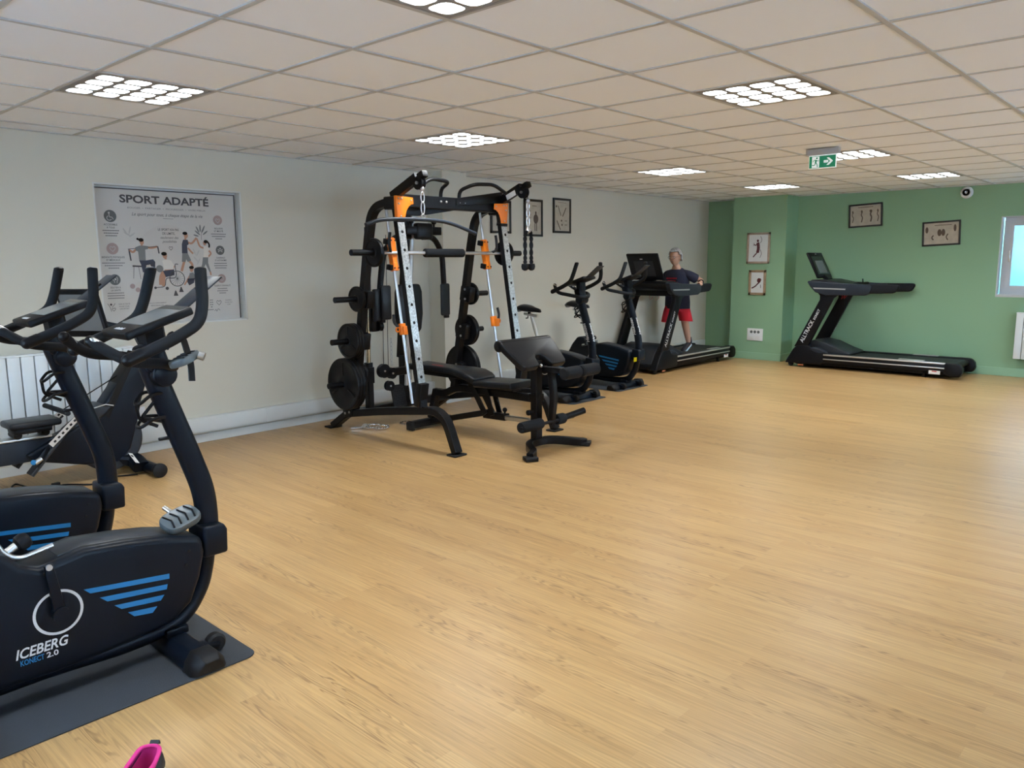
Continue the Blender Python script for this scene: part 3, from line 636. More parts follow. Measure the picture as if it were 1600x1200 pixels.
b = MB(); Y = -.0085
b.flat([(-.085, Y, -.150), (-.025, Y, -.150), (-.025, Y, -.062), (-.085, Y, -.062)])
b.flat([(.012, Y, -.115), (.012, Y, -.095), (.05, Y, -.095), (.05, Y, -.115)]); b.flat([(.035, Y, -.075), (.055, Y, -.075), (.088, Y, -.105), (.065, Y, -.105)]); b.flat([(.065, Y, -.105), (.088, Y, -.105), (.055, Y, -.135), (.035, Y, -.135)])
b.build('symbol', m_exitw, e, smooth=False)
b = MB(); YA = -.0092
el(b, -.045, -.075, .008, .008)
st(b, [(-.05, -.088), (-.055, -.11)], .015); st(b, [(-.055, -.108), (-.042, -.125), (-.038, -.147)], .007); st(b, [(-.055, -.11), (-.063, -.130), (-.083, -.130)], .007); st(b, [(-.05, -.088), (-.035, -.098), (-.028, -.092)], .005); st(b, [(-.054, -.086), (-.07, -.092), (-.076, -.105)], .005)
b.build('running_figure', m_exit, e, smooth=False)
# ------------------------------------------------------------------ exercise mats
def mat_obj(cx, cy, lx, ly, label, rz=0):
    b = MB(); pts = []
    r = .045
    for sx_, sy_, a0 in ((1, 1, 0), (-1, 1, 90), (-1, -1, 180), (1, -1, 270)):
        for k in range(7): a = R_(a0+15*k); pts.append((sx_*(lx/2-r)+r*math.cos(a), sy_*(ly/2-r)+r*math.sin(a), 0))
    b.prism(pts, (0, 0, .005)); o = b.build('exercise_mat', m_mat, bevel=.0015); o.location = (cx, cy, .0008); o.rotation_euler = (0, 0, rz)
    tag(o, label, 'mat', 'grey rubber mats under the exercise bikes'); return o
mat_obj(-1.03, -.575, 1.74, .65, 'dark grey rubber mat under the nearest exercise bike, front left')
mat_obj(-1.065, .33, 1.74, .60, 'dark grey rubber mat under the second bike, mostly hidden behind the first')
mat_obj(5.01, 2.05, .60, 1.30, 'dark grey rubber mat under the bike beside the power rack bench')
mat_obj(5.99, 2.13, .63, 1.25, 'dark grey rubber mat under the bike beside the treadmill with walker')

# ------------------------------------------------------------------ upright exercise bike (local: +x front, z up)
def pedal_mesh(root, at, rot, strap=True):
    p = empty('pedal', at); p.rotation_euler = rot; p.parent = root
    return p
def make_pedal(root, loc, R, strap=True, parts=None):
    """pedal body + ribs + spindle + strap, in the frame R at loc; parts get parent root"""
    X, Y, Z = R @ V((1, 0, 0)), R @ V((0, 1, 0)), R @ V((0, 0, 1)); L = V(loc)
    P = lambda x, y, z: L+X*x+Y*y+Z*z
    b = MB(); pr = []
    for k in range(24):
        a = 2*PI*k/24; c, s_ = math.cos(a), math.sin(a)
        pr.append(P(.058*abs(c)**.6*(1 if c > 0 else -1), .042*abs(s_)**.7*(1 if s_ > 0 else -1), -.013))
    b.prism(pr, Z*.026); o = b.build('pedal_body', m_pedal, root, bevel=.006)
    b = MB()
    for k in range(4): x = -.036+.024*k; b.sweep([P(x-.006, -.03, .0135), P(x+.006, 0, .0145), P(x-.002, .03, .0135)], circ(.0028, 6))
    b.build('grip_rib', m_black, o)
    MB().cyl(P(0, .04, 0), P(0, .075, 0), .008, 12).build('spindle', m_steel, o)
    if strap:
        b = MB(); b.sweep(fillet([P(-.02, -.045, -.012), P(-.02, -.05, .045), P(-.015, .0, .075), P(-.02, .045, .05), P(-.02, .04, -.01)], .025, 4), rectp(.022, .003), ref=X); b.build('foot_strap', m_black, o)
    return o
def make_bike(variant, root):
    brand = variant == 'near'
    # main tube: rear foot, along the belly, up the front and into the column
    path = [(-.98, 0, .075), (-.62, 0, .085), (-.34, 0, .075), (-.15, 0, .10), (-.06, 0, .19), (-.022, 0, .30), (-.005, 0, .44)]
    MB().sweep(spline(path, 6), circ(.036, 16, .034), ref=(0, 1, 0)).build('frame_tube', m_bike, root)
    col = [(-.005, 0, .36), (-.003, 0, .50), (-.014, 0, .60), (-.050, 0, .72), (-.094, 0, .85), (-.138, 0, .98), (-.170, 0, 1.08), (-.190, 0, 1.16)]
    prof = [(.030*(abs(math.cos(a))**.8)*(1 if math.cos(a) > 0 else -1), .043*(abs(math.sin(a))**.8)*(1 if math.sin(a) > 0 else -1)) for a in [2*PI*k/20 for k in range(20)]]
    co = MB().sweep(spline(col, 5), prof, ref=(0, 1, 0)).build('column', m_bike, root)
    # collar at foot of column
    MB().xz([(-.055, .335), (.045, .335), (.048, .43), (.035, .455), (-.05, .46)], -.068, .068).build('column_collar', m_bike, root, bevel=.012, seg=3)
    # shrouds
    out = [(-.985, .33), (-.955, .16), (-.88, .105), (-.60, .10), (-.37, .112), (-.20, .135), (-.125, .19), (-.085, .28), (-.062, .37), (-.065, .425), (-.085, .440), (-.22, .474), (-.34, .492), (-.48, .504), (-.565, .488), (-.62, .478), (-.67, .500), (-.70, .535), (-.75, .565), (-.82, .560), (-.90, .47)]
    MB().xz([(x, z) for x, z in out], -.098, .098).build('shroud', m_bike, root, bevel=.032, seg=4)
    strip = [(-.085, .441), (-.22, .4755), (-.34, .4935), (-.48, .5055), (-.555, .494)]
    b = MB(); poly = strip+[(x, z-.030) for x, z in reversed(strip)]
    b.xz(poly, -.062, .062); b.build('shroud_top_strip', m_bikestrip, root, bevel=.004)
    # seat tube hook, chrome trim and adjusting knob
    MB().sweep(fillet([(-.725, -.03, .585), (-.695, -.03, .525), (-.655, -.03, .503), (-.555, -.03, .522)], .03, 5), circ(.009, 10)).build('trim_bar', m_chrome, root)
    kb = MB().cyl((-.70, 0, .515), (-.645, 0, .545), .014, 16).build('knob_stem', m_steel, root)
    MB().lathe([(.018, 0), (.027, .008), (.029, .028), (.022, .042), (.01, .046)], (-.655, 0, .540), (.9, 0, .42), 18).build('seat_knob', m_black, root)
    # feet
    for xf, w in ((-.17, .27), (-.90, .25)):
        f = MB().sweep([(xf, -w, .036), (xf, w, .036)], [(-.034, -.06), (.0, -.052), (.028, -.028), (.028, .028), (.0, .052), (-.034, .06)], ref=(0, 0, 1)).build('stabiliser', m_bike, root, bevel=.006)
        for s_ in (-1, 1):
            MB().sweep([(xf, s_*(w-.05), .037), (xf, s_*(w+.02), .037), (xf, s_*(w+.045), .028)], [(-.036, -.068), (.0, -.058), (.034, -.034), (.034, .034), (.0, .058), (-.036, .068)], ref=(0, 0, 1), scale=[1, 1, .75]).build('foot_cap', m_rubber, f, bevel=.004)
        MB().box((xf+.0, 0, .075), (.085, .11, .03)).build('foot_clamp', m_bike, f, bevel=.006)
    for s_ in (-1, 1):
        MB().lathe([(.030, -.02), (.038, -.012), (.038, .012), (.030, .02)], (-.085, s_*.17, .040), (0, 1, 0), 22).build('transport_wheel', m_rubber, root)
        MB().box((-.115, s_*.17, .045), (.08, .055, .022), Euler((0, .2, 0))).build('wheel_arm', m_bike, root, bevel=.006)
    # handlebar: two horns sweeping back into grips, joined by a U tube at the column
    for s_ in (-1, 1):
        h = [(-.060, s_*.202, 1.438), (-.078, s_*.240, 1.32), (-.10, s_*.253, 1.255), (-.19, s_*.25, 1.205), (-.335, s_*.245, 1.150)]
        hb = MB().tube(fillet(h, [.05, .06, .05], 6), .0205, 16).build('handlebar_horn', m_foam, root)
        MB().sphere((-.060, s_*.202, 1.438), (.0208, .0208, .010)).build('end_cap', m_black, hb)
        MB().cyl((-.30, s_*.2465, 1.1635), (-.345, s_*.2445, 1.146), .0225, 16).sphere((-.345, s_*.2445, 1.146), .0222).build('grip_cap', m_black, hb)
        g = [(-.105, 0, 1.085), (-.12, s_*.07, 1.09), (-.20, s_*.17, 1.115), (-.31, s_*.18, 1.135), (-.375, s_*.15, 1.175), (-.41, s_*.125, 1.205)]
        gb = MB().tube(spline(g, 6), .0185, 16).build('pulse_grip', m_foam, root)
        MB().sphere((-.412, s_*.1235, 1.207), .0195).build('grip_end', m_black, gb)
        MB().sphere((-.392, s_*.138, 1.198), (.034, .010, .012), R=Matrix.Rotation(R_(38), 3, 'Y')).build('pulse_sensor', m_steel, gb)
    MB().box((-.170, 0, 1.125), (.085, .10, .10), Euler((0, -.3, 0))).build('bar_clamp', m_bike, root, bevel=.018, seg=3)
    MB().cyl((-.145, -.06, 1.06), (-.145, .06, 1.06), .045, 20).build('clamp_cover', m_bike, root, bevel=.008)
    # console
    a = math.atan2(.075, .225); Rc = Euler((0, -a, 0)).to_matrix()
    c = V((-.175, 0, 1.262))
    con = MB().box(c-Rc @ V((0, 0, .012)), (.255, .215, .030), Rc).build('console', m_black, root, bevel=.008, seg=3)
    MB().box(c+Rc @ V((.02, 0, .0035)), (.15, .185, .001), Rc).build('screen', m_screen, con)
    MB().box(c+Rc @ V((.105, 0, .0035)), (.035, .185, .001), Rc).build('display_bezel', m_scrdark, con)
    b = MB(); o = c+Rc @ V((-.105, 0, .0035)); [b.box(o+Rc @ V((.004+.002*(k % 2), .03-.012*k, .0004)), (.012+.004*(k % 2), .008, .0006), Rc) for k in range(6)]; b.build('console_logo', m_print, con, smooth=False)
    MB().sweep([(-.155, 0, 1.15), (-.165, 0, 1.235)], rectp(.09, .07, .01), ref=(0, 1, 0)).build('console_neck', m_bike, root)
    # tablet rest rising from the front of the console
    a2 = math.atan2(.12, .155); Rt_ = Euler((0, -a2, 0)).to_matrix()
    tb = MB().box(V((.012, 0, 1.345)), (.205, .115, .006), Rt_).build('tablet_rest', m_tmgrey, root, bevel=.002)
    MB().box(V((.030, 0, 1.366)), (.015, .05, .012), Rt_).build('rest_clip', m_black, tb, bevel=.002)
    # bottle cage
    bc = MB()
    for z0, z1 in ((.99, .955), (.90, .87)):
        bc.tube(fillet([(-0.145, -.022, z0), (-0.195, -.04, z0+.002), (-0.235, -.02, z1), (-0.235, .02, z1), (-0.195, .04, z0+.002), (-0.145, .022, z0)], .02, 4), .0065, 8)
    bc.tube(fillet([(-0.235, 0, .955), (-0.230, 0, .90), (-0.165, 0, .865)], .02, 4), .0065, 8); bc.tube(fillet([(-0.140, 0, .99), (-0.220, 0, .905), (-0.145, 0, .88)], .01, 3), .0065, 8)
    bc.build('bottle_cage', m_black, root)
    MB().box((-0.140, 0, .815), (.05, .012, .012)).build('cable_hook', m_black, root, bevel=.003)
    # decals on both sides
    S = [[(-.496, .364), (-.476, .344), (-.206, .312), (-.205, .331)], [(-.448, .319), (-.424, .297), (-.219, .275), (-.214, .293)], [(-.403, .275), (-.38, .254), (-.243, .239), (-.229, .257)], [(-.36, .234), (-.339, .212), (-.275, .203), (-.257, .222)]]
    for s_ in (-1, 1):
        for q in S: MB().flat([(x, s_*.0988, z) for x, z in q]).build('blue_stripe', m_blue, root, smooth=False)
        y = s_*.0990; ce_ = V((-.578, 0, .312))
        b = MB(); n = 40
        for k in range(n):
            a0, a1 = 2*PI*k/n, 2*PI*(k+1)/n
            b.flat([(ce_.x+r_*math.cos(t), y, ce_.z+r_*math.sin(t)) for r_, t in ((.077, a0), (.077, a1), (.068, a1), (.068, a0))])
        b.build('crank_ring', m_print, root, smooth=False)
        ex = (1, 0, 0) if s_ < 0 else (-1, 0, 0)
        if brand:
            b = MB(); b.text('ICEBERG', (-.638, s_*.0992, .193), ex, (0, 0, 1), .047, shear=.25, bold=.02, width=.158); b.build('logo_lettering', m_print, root, smooth=False)
            b = MB(); b.text('KONECT', (-.668 if s_ < 0 else -.61, s_*.0992, .168), ex, (0, 0, 1), .026, bold=.02, width=.070); b.build('model_lettering', m_blue, root, smooth=False)
            b = MB(); b.text('2.0', (-.608 if s_ < 0 else -.668, s_*.0992, .168), ex, (0, 0, 1), .026, bold=.02, width=.036); b.build('model_number', m_print, root, smooth=False)
            for bx_, bz in ((-.607, .455), (-.125, .395), (-.14, .345)): MB().cyl((bx_, s_*.0975, bz), (bx_, s_*.1025, bz), .0055, 10).build('screw', m_hole, root)
        # crank
        top = V((-.602, s_*.125, .492)) if s_ < 0 else V((-.554, s_*.125, .132))
        ck = MB().sweep([(-.578, s_*.118, .312), top], [(-.0075, -.016), (.0075, -.016), (.0075, .016), (-.0075, .016)], ref=(0, 1, 0), scale=[1.15, .85]).build('crank', m_bike, root, bevel=.004)
        MB().cyl((-.578, s_*.10, .312), (-.578, s_*.132, .312), .026, 18).build('crank_boss', m_bike, ck)
        if brand: MB().cyl(top+V((0, s_*.004, -.008)), top+V((0, s_*.012, -.008)), .010, 14).build('pedal_socket', m_steel, ck)
        else:
            make_pedal(root, top+V((0, s_*.07, 0)), Matrix.Rotation(0 if s_ > 0 else PI, 3, 'Z') @ Matrix.Rotation(.3, 3, 'Y'))
    if not brand:
        b = MB()      # script lettering climbing the column, on both sides of it
        for s_ in (-1, 1):
            ex = V((-.32, 0, 1)).normalized(); o = V((-.048, s_*.0312, .72)); b.text('Heubozen', o, ex if True else -ex, V((-1, 0, -.32)) if s_ < 0 else V((1, 0, .32)), .052, shear=.3, bold=.01, width=.20)
        b.text('Heubozen', V((.0005, 0, .72)), V((-.34, 0, 1)), V((0, -1, 0)), .045, shear=.3, bold=.012, width=.20)
        b.build('column_lettering', m_white, root, smooth=False)
        MB().xz([(-.02, .315), (.02, .325), (.022, .372), (-.018, .366)], -.0698, -.0688).build('yellow_sticker', m_yellow, root, smooth=False)
    # saddle
    MB().sweep([(-.745, 0, .58), (-.845, 0, .855)], circ(.020, 16), ref=(0, 1, 0)).build('seat_post', m_alu, root)
    MB().sweep([(-.76, 0, .862), (-.95, 0, .880)], rectp(.035, .028, .006), ref=(0, 1, 0)).build('seat_slider', m_alu, root)
    MB().tube([(-.90, 0, .86), (-.90, 0, .835), (-.93, 0, .832)], .006, 8).build('slider_lever', m_black, root)
    sd = MB(); rings = []
    P = [(-1.03, .055, .935, .02), (-1.01, .095, .955, .035), (-.96, .125, .965, .045), (-.90, .12, .958, .045), (-.84, .075, .950, .036), (-.78, .042, .945, .030), (-.73, .028, .938, .024), (-.715, .014, .932, .012)]
    sd.sweep([(x, 0, z-.018) for x, w, z, h in P], circ(1, 16), ref=(0, 1, 0))
    vs = list(sd.b.verts); n = 16
    for i, (x, w, z, h) in enumerate(P):
        for j in range(n):
            v = vs[i*n+j]; a_ = 2*PI*j/n; v.co = V((x, math.cos(a_)*w, z-.022+math.sin(a_)*h*(1 if math.sin(a_) > 0 else .7)))
    sd.build('saddle', m_vinyl, root)
    MB().cyl((-.88, 0, .875), (-.88, 0, .93), .018, 12).build('saddle_clamp', m_black, root)
    return root
b1 = make_bike('near', empty('exercise_bike', (-.18, -.6, .006), 0, 'nearest black exercise bike with silver crank ring and blue stripes, front left', 'exercise bike', 'black exercise bikes'))
b2 = make_bike('near', empty('exercise_bike', (-.215, .30, .006), 0, 'second black exercise bike, behind the nearest one at left', 'exercise bike', 'black exercise bikes'))
b3 = make_bike('far', empty('exercise_bike', (5.01, 1.38, .006), R_(-90), 'far exercise bike with white script, just right of the weight bench', 'exercise bike', 'black exercise bikes'))
b4 = copy_tree(b3); b4.location = (5.99, 1.455, .006); tag(b4, 'far exercise bike with white script, in front of the occupied treadmill', 'exercise bike')
# loose pedals of the nearest bike
def loose_pedal(loc, R, label, strap):
    p = empty('bike_pedal', loc, 0, label, 'pedal'); make_pedal(p, (0, 0, 0), R, strap); return p
p1 = loose_pedal((-.300, -.630, .508), Matrix.Rotation(R_(8), 3, 'Z') @ Matrix.Rotation(R_(-14), 3, 'Y') @ Matrix.Rotation(R_(22), 3, 'X'), 'ribbed grey pedal lying on top of the nearest bike shroud', False)
p1.scale = (1.25, 1.25, 1.2)
p2 = loose_pedal((-.325, -.815, 1.135), Matrix.Rotation(R_(35), 3, 'Z') @ Matrix.Rotation(R_(-12), 3, 'Y') @ Matrix.Rotation(R_(-15), 3, 'X'), 'grey pedal strapped to the handlebar of the nearest bike', False)
MB().sweep(fillet([(-.395, -.83, 1.185), (-.355, -.80, 1.225), (-.315, -.79, 1.215), (-.31, -.83, 1.12), (-.315, -.84, 1.06)], .02, 4), rectp(.03, .004), ref=(1, .5, 0)).build('foot_strap', m_black, p2).location = (.325, .815, -1.135)
MB().cyl((-.29, -.85, 1.15), (-.275, -.862, 1.143), .015, 14).build('steel_end', m_steel, p2).location = (.325, .815, -1.135)

# ------------------------------------------------------------------ rower near the left wall (plane y = 2.2)
rw = empty('rowing_machine', (.1, 2.2, 0), 0, 'black rowing machine by the radiator, seat and rail at far left', 'rowing machine')
def RP(b): return b
ox = -.1
sh = [(.70+ox, .84), (.83+ox, .885), (.80+ox, .80), (.70+ox, .52), (.66+ox, .36), (.60+ox, .18), (.52+ox, .10), (.30+ox, .12), (.0+ox, .20), (-.05+ox, .25), (.12+ox, .33), (.30+ox, .40), (.42+ox, .49), (.55+ox, .66)]
sd_ = MB().xz(sh, -.075, .075).build('shroud', m_bike, rw, bevel=.018, seg=3)
MB().xz([(.56+ox, .68), (.69+ox, .86), (.66+ox, .78), (.47+ox, .42), (.43+ox, .45)], -.078, .078).build('shroud_seam', m_hole, rw, bevel=.002)
MB().lathe([(.001, -.068), (.20, -.068), (.215, -.055), (.215, .055), (.20, .068), (.001, .068)], (.475+ox, 0, .262), (0, 1, 0), 48).build('flywheel', m_bikestrip, rw)
MB().xz([(.28+ox, .40), (.33+ox, .50), (.42+ox, .53), (.50+ox, .50), (.44+ox, .44), (.34+ox, .38)], -.09, .09).build('fan_cover', m_bikestrip, rw, bevel=.02, seg=3)
MB().sweep([(.37+ox, -.092, .505), (.45+ox, -.092, .520), (.50+ox, -.092, .505)], circ(.004, 6)).build('silver_trim', m_alu, rw)
# console on its arm
MB().sweep(fillet([(.78+ox, 0, .86), (.72+ox, 0, 1.0), (.50+ox, 0, 1.06)], .05), rectp(.06, .05, .01), ref=(0, 1, 0)).build('console_arm', m_bike, rw)
Rs = Matrix.Rotation(R_(34), 3, 'Z') @ Matrix.Rotation(R_(-18), 3, 'Y')
cs = MB().box(V((.39+ox, .0, 1.14)), (.035, .30, .34), Rs).build('console', m_black, rw, bevel=.012, seg=3)
MB().box(V((.39+ox, .0, 1.14))+Rs @ V((-.0185, 0, .01)), (.002, .255, .26), Rs).build('screen', m_screen, cs)
MB().box(V((.39+ox, .0, 1.14))+Rs @ V((-.0185, -.14, -.02)), (.006, .012, .30), Rs).build('console_edge', m_tmgrey, cs)
# rail
rl = MB().bx(-1.75+ox, .30+ox, -.045, .045, .20, .345).build('rail', m_tmgrey, rw, bevel=.01)
MB().bx(-1.75+ox, .12+ox, -.047, .047, .346, .362).build('rail_top', m_alu, rw, bevel=.004)
MB().sweep([(-1.70+ox, -.25, .05), (-1.70+ox, .25, .05)], circ(.04, 14)).bx(-1.74+ox, -1.66+ox, -.03, .03, .06, .21).build('rear_foot', m_rubber, rw)
# seat
st_ = MB(); st_.box((.01+ox, -.03, .455), (.30, .22, .045)); sto = st_.build('seat', m_vinyl, rw, bevel=.018, seg=4)
MB().box((.0+ox, -.03, .415), (.22, .15, .035)).build('seat_carriage', m_black, rw, bevel=.01)
MB().cyl((-.08+ox, -.06, .385), (-.08+ox, .06, .385), .025, 14).cyl((.08+ox, -.06, .385), (.08+ox, .06, .385), .025, 14).build('seat_roller', m_rubber, rw)
# foot plates with strap and size ladder
for s_ in (-1, 1):
    y = s_*.15
    fp = MB().sweep([(-.06+ox, y, .14), (.17+ox, y, .40), (.24+ox, y, .45)], rectp(.10, .022, .006), ref=(0, 1, 0)).build('foot_plate', m_bikestrip, rw)
    ld = MB().sweep([(.06+ox, y-.05, .32), (.23+ox, y-.05, .475)], rectp(.006, .035, .001), ref=(0, 1, 0)).build('size_ladder', m_alu, fp)
    for k in range(6): t = .15+.15*k; MB().box((.06+.17*t+ox, y-.0545, .32+.155*t), (.016, .003, .012), Euler((0, -.73, 0))).build('ladder_slot', m_hole, fp)
    MB().tube([(-.04+ox, y-.055, .225), (.0+ox, y-.055, .245)], .016, 12).build('strap_buckle', m_steel, fp)
    MB().lathe([(.008, 0), (.016, .002), (.016, .012), (.008, .014)], (-.05+ox, y-.07, .232), (0, 1, 0), 16).build('blue_end', m_blue, fp)
    MB().sweep([(-.01+ox, y-.06, .22), (.05+ox, y-.02, .29), (.07+ox, y+.05, .30)], rectp(.03, .004), ref=(1, 0, 1)).build('foot_strap', m_black, fp)
MB().tube([(.17+ox, -.22, .515), (.20+ox, -.08, .50), (.20+ox, .08, .50), (.17+ox, .22, .515)], .017, 12).build('handle', m_foam, rw)
MB().tube([(.20+ox, 0, .50), (.62+ox, 0, .72)], .004, 6).build('pull_strap', m_black, rw)
# front foot with label
MB().sweep(fillet([(.50+ox, 0, .13), (.62+ox, -.06, .10), (.62+ox, -.17, .06)], .05), rectp(.11, .075, .015), ref=(1, 0, 0)).build('foot_bracket', m_bike, rw)
MB().sweep([(.68+ox, -.31, .045), (.68+ox, .33, .045)], circ(.040, 18, .045), ref=(0, 0, 1)).build('front_foot', m_bike, rw)
for s_ in (-1, 1): MB().lathe([(.047, 0), (.050, .01), (.050, .035), (.03, .045)], (.68+ox, s_*.30, .050), (0, s_, 0), 22).build('wheel', m_rubber, rw)
lb = MB().box((.585+ox, -.14, .128), (.028, .16, .002), Euler((R_(16), .35, R_(0)))).build('white_label_strip', m_label, rw)
b = MB().box((.585+ox, -.115, .1365), (.016, .035, .001), Euler((R_(16), .35, 0)));
b.build('label_print', m_ink, rw)
# cable on the floor beside it
cb = MB().tube(spline([(.60, 2.05, .008), (.42, 2.12, .008), (.30, 2.02, .008), (.16, 2.16, .008), (.02, 2.12, .008), (-.02, 2.28, .008), (-.05, 2.42, .008), (-.10, 2.30, .008), (.02, 2.20, .012), (.10, 2.17, .012)], 6), .0055, 8).build('power_cable', m_black)
tag(cb, 'thin black cable lying loose on the floor under the rower', 'cable')
MB().box((.115, 2.165, .018), (.05, .03, .026), Euler((0, 0, .3))).build('plug', m_black, cb, bevel=.005)

# ------------------------------------------------------------------ treadmills (local: +x towards the rear, near side -y)
def make_treadmill(root):
    W = .37
    MB().bx(.10, 2.08, -.30, .30, .035, .10).build('base_frame', m_black, root, bevel=.01)
    side = [(-.02, .05), (.01, .11), (.09, .25), (.14, .30), (.31, .305), (.36, .262), (.52, .235), (.53, .085), (.45, .05)]
    for s_ in (-1, 1):
        MB().xz(side, s_*W, s_*(W-.10)).build('motor_side_cover', m_black, root, bevel=.014, seg=3)
        MB().xz([(.31, .25), (.36, .285), (.44, .275), (.53, .235), (.55, .21), (.40, .215)], s_*(W+.003), s_*(W-.09)).build('corner_trim', m_tmgrey, root, bevel=.012, seg=3)
        # post: leaning member that flares into the console arm
        post = [(.10, .28), (.285, .28), (.60, .955), (.70, 1.03), (.30, 1.12), (.42, .985), (.42, .93)]
        po_ = MB().xz(post, s_*(W-.005), s_*(W-.06)).build('upright_post', m_black, root, bevel=.010, seg=3)
        arm = [(.245, 1.165), (.26, 1.182), (.40, 1.176), (.62, 1.158), (1.05, 1.140), (1.08, 1.12), (1.075, 1.06), (1.05, 1.02), (1.0, 1.0), (.62, .995), (.50, .99), (.36, 1.03), (.29, 1.10)]
        ar = MB().xz(arm, s_*(W+.012), s_*(W-.075)).build('console_arm', m_tmgrey, root, bevel=.016, seg=3)
        MB().xz([(.90, 1.143), (1.37, 1.145), (1.405, 1.135), (1.40, 1.10), (1.37, 1.05), (1.33, 1.035), (.95, 1.02)], s_*(W-.002), s_*(W-.062)).build('handrail', m_foam, root, bevel=.016, seg=3)
        MB().xz([(.33, 1.092), (.76, 1.085), (.755, 1.068), (.345, 1.075)], s_*(W+.0145), s_*(W)).build('silver_strip', m_alu, ar, smooth=False)
        # rails
        MB().bx(.50, 2.02, s_*(W), s_*(W-.095), .085, .205).build('side_rail', m_black, root, bevel=.008)
        MB().bx(.51, 2.00, s_*(W+.004), s_*(W-.012), .182, .204).build('upper_rail_strip', m_alu, root, bevel=.003)
        MB().bx(.51, 2.06, s_*(W+.004), s_*(W-.004), .128, .142).build('lower_rail_strip', m_alu, root, bevel=.002)
        MB().bx(1.45, 1.75, s_*(W-.02), s_*(W-.085), .205, .212).build('foot_pad', m_alu, root, bevel=.002)
        MB().xz([(1.98, .07), (2.06, .03), (2.16, .035), (2.19, .09), (2.18, .16), (2.13, .205), (1.98, .208)], s_*(W+.006), s_*(W-.10)).build('end_cap', m_black, root, bevel=.02, seg=3)
        MB().lathe([(.030, -.02), (.036, -.01), (.036, .01), (.030, .02)], (.045, s_*(W-.06), .038), (0, 1, 0), 20).build('front_wheel', m_rubber, root)
        MB().cyl((1.75, s_*(W-.06), 0), (1.75, s_*(W-.06), .06), .022, 14, .018).build('levelling_foot', m_rubber, root)
        MB().bx(1.82, 1.95, s_*(W+.0005), s_*(W+.0015), .055, .10).build('warning_label', m_label, root, smooth=False)
        MB().bx(1.855, 1.91, s_*(W+.0016), s_*(W+.002), .085, .097).build('label_print', m_red, root, smooth=False)
        MB().bx(.16, .24, s_*(W-.019), s_*(W-.018), .022, .04).build('orange_label', mat('orange_label', sr(225, 140, 100), .5) if 'orange_label' not in MATS else MATS['orange_label'], root, smooth=False)
        # lettering climbing the post
        ex = V((.50, 0, .866)).normalized() if s_ < 0 else V((-.50, 0, -.866)).normalized(); ey = V((-.866, 0, .50)) if s_ < 0 else V((.866, 0, -.50))
        b = MB(); b.text('ALLTRACK', V((.222, s_*(W-.004), .34)) if s_ < 0 else V((.40, s_*(W-.004), .64)), V((.42, 0, .88))*(-s_), V((-.88, 0, .42))*(-s_), .075, align='LEFT', bold=.012, width=.33)
        b.text('KONECT', V((.372, s_*(W-.004), .655)) if s_ < 0 else V((.47, s_*(W-.004), .83)), V((.42, 0, .88))*(-s_), V((-.88, 0, .42))*(-s_), .045, align='LEFT', bold=.01, width=.15)
        b.build('logo_lettering', m_print, root, smooth=False)
    # motor hood
    MB().xz([(.02, .12), (.10, .27), (.20, .345), (.34, .372), (.50, .345), (.70, .262), (.82, .225), (.83, .20), (.5, .18)], -.272, .272).build('motor_hood', m_bikestrip, root, bevel=.02, seg=3)
    MB().bx(.0, .06, -.27, .27, .05, .12).build('front_bumper', m_black, root, bevel=.01)
    MB().bx(-.0015, -.0005, .06, .21, .068, .092).build('front_label', m_label, root, smooth=False); MB().bx(-.002, -.001, .175, .21, .068, .092).build('front_label_mark', m_orange, root, smooth=False)
    # deck and belt
    MB().bx(.45, 2.05, -.285, .285, .115, .180).build('deck', m_black, root, bevel=.004)
    MB().sweep(fillet([(.60, 0, .188), (2.08, 0, .188), (2.125, 0, .150), (2.08, 0, .115), (.60, 0, .115)], .035, 5), rectp(.53, .004), ref=(0, 1, 0)).build('belt', m_belt, root)
    MB().cyl((2.09, -.28, .150), (2.09, .28, .150), .032, 20).build('rear_roller', m_rubber, root)
    # console deck between the arms
    MB().xz([(.24, 1.165), (.28, 1.195), (.45, 1.20), (.62, 1.165), (.72, 1.14), (.70, 1.10), (.34, 1.07), (.28, 1.10)], -.32, .32).build('console_deck', m_black, root, bevel=.012, seg=3)
    MB().xz([(.44, .995), (.44, 1.08), (.58, 1.08), (.56, .995)], -.30, .30).build('cross_beam', m_black, root, bevel=.01)
    MB().tube(fillet([(.74, -.22, 1.13), (.86, -.20, 1.15), (.86, .20, 1.15), (.74, .22, 1.13)], .06), .014, 12).build('front_grip', m_foam, root)
    MB().tube([(.88, -.10, 1.16), (.875, -.10, 1.21)], .008, 8).build('safety_key', m_black, root)
    # screen
    a = math.atan2(.17, .34); Rm = Matrix.Rotation(-a, 3, 'Y'); c = V((.25, 0, 1.385)); 
    s2 = MB().box(c, (.032, .49, .385), Rm).build('display', m_black, root, bevel=.014, seg=3)
    MB().box(c+Rm @ V((.0165, 0, -.005)), (.002, .40, .27), Rm).build('display_glass', m_scrdark, s2)
    MB().box(c+Rm @ V((.0180, 0, -.03)), (.001, .27, .19), Rm).build('display_image', m_screen, s2)
    MB().box(c+Rm @ V((-.0165, 0, -.02)), (.004, .30, .22), Rm).build('back_cover', m_bikestrip, s2, bevel=.002)
    MB().box(c+Rm @ V((-.0168, .02, .12)), (.0015, .04, .012), Rm).build('back_logo', m_print, s2)
    MB().box(c+Rm @ V((.0168, 0, .165)), (.001, .05, .010), Rm).build('front_logo', m_print, s2)
    MB().sweep([(.40, 0, 1.19), (.34, 0, 1.24)], rectp(.16, .05, .01), ref=(0, 1, 0)).build('display_mount', m_black, root)
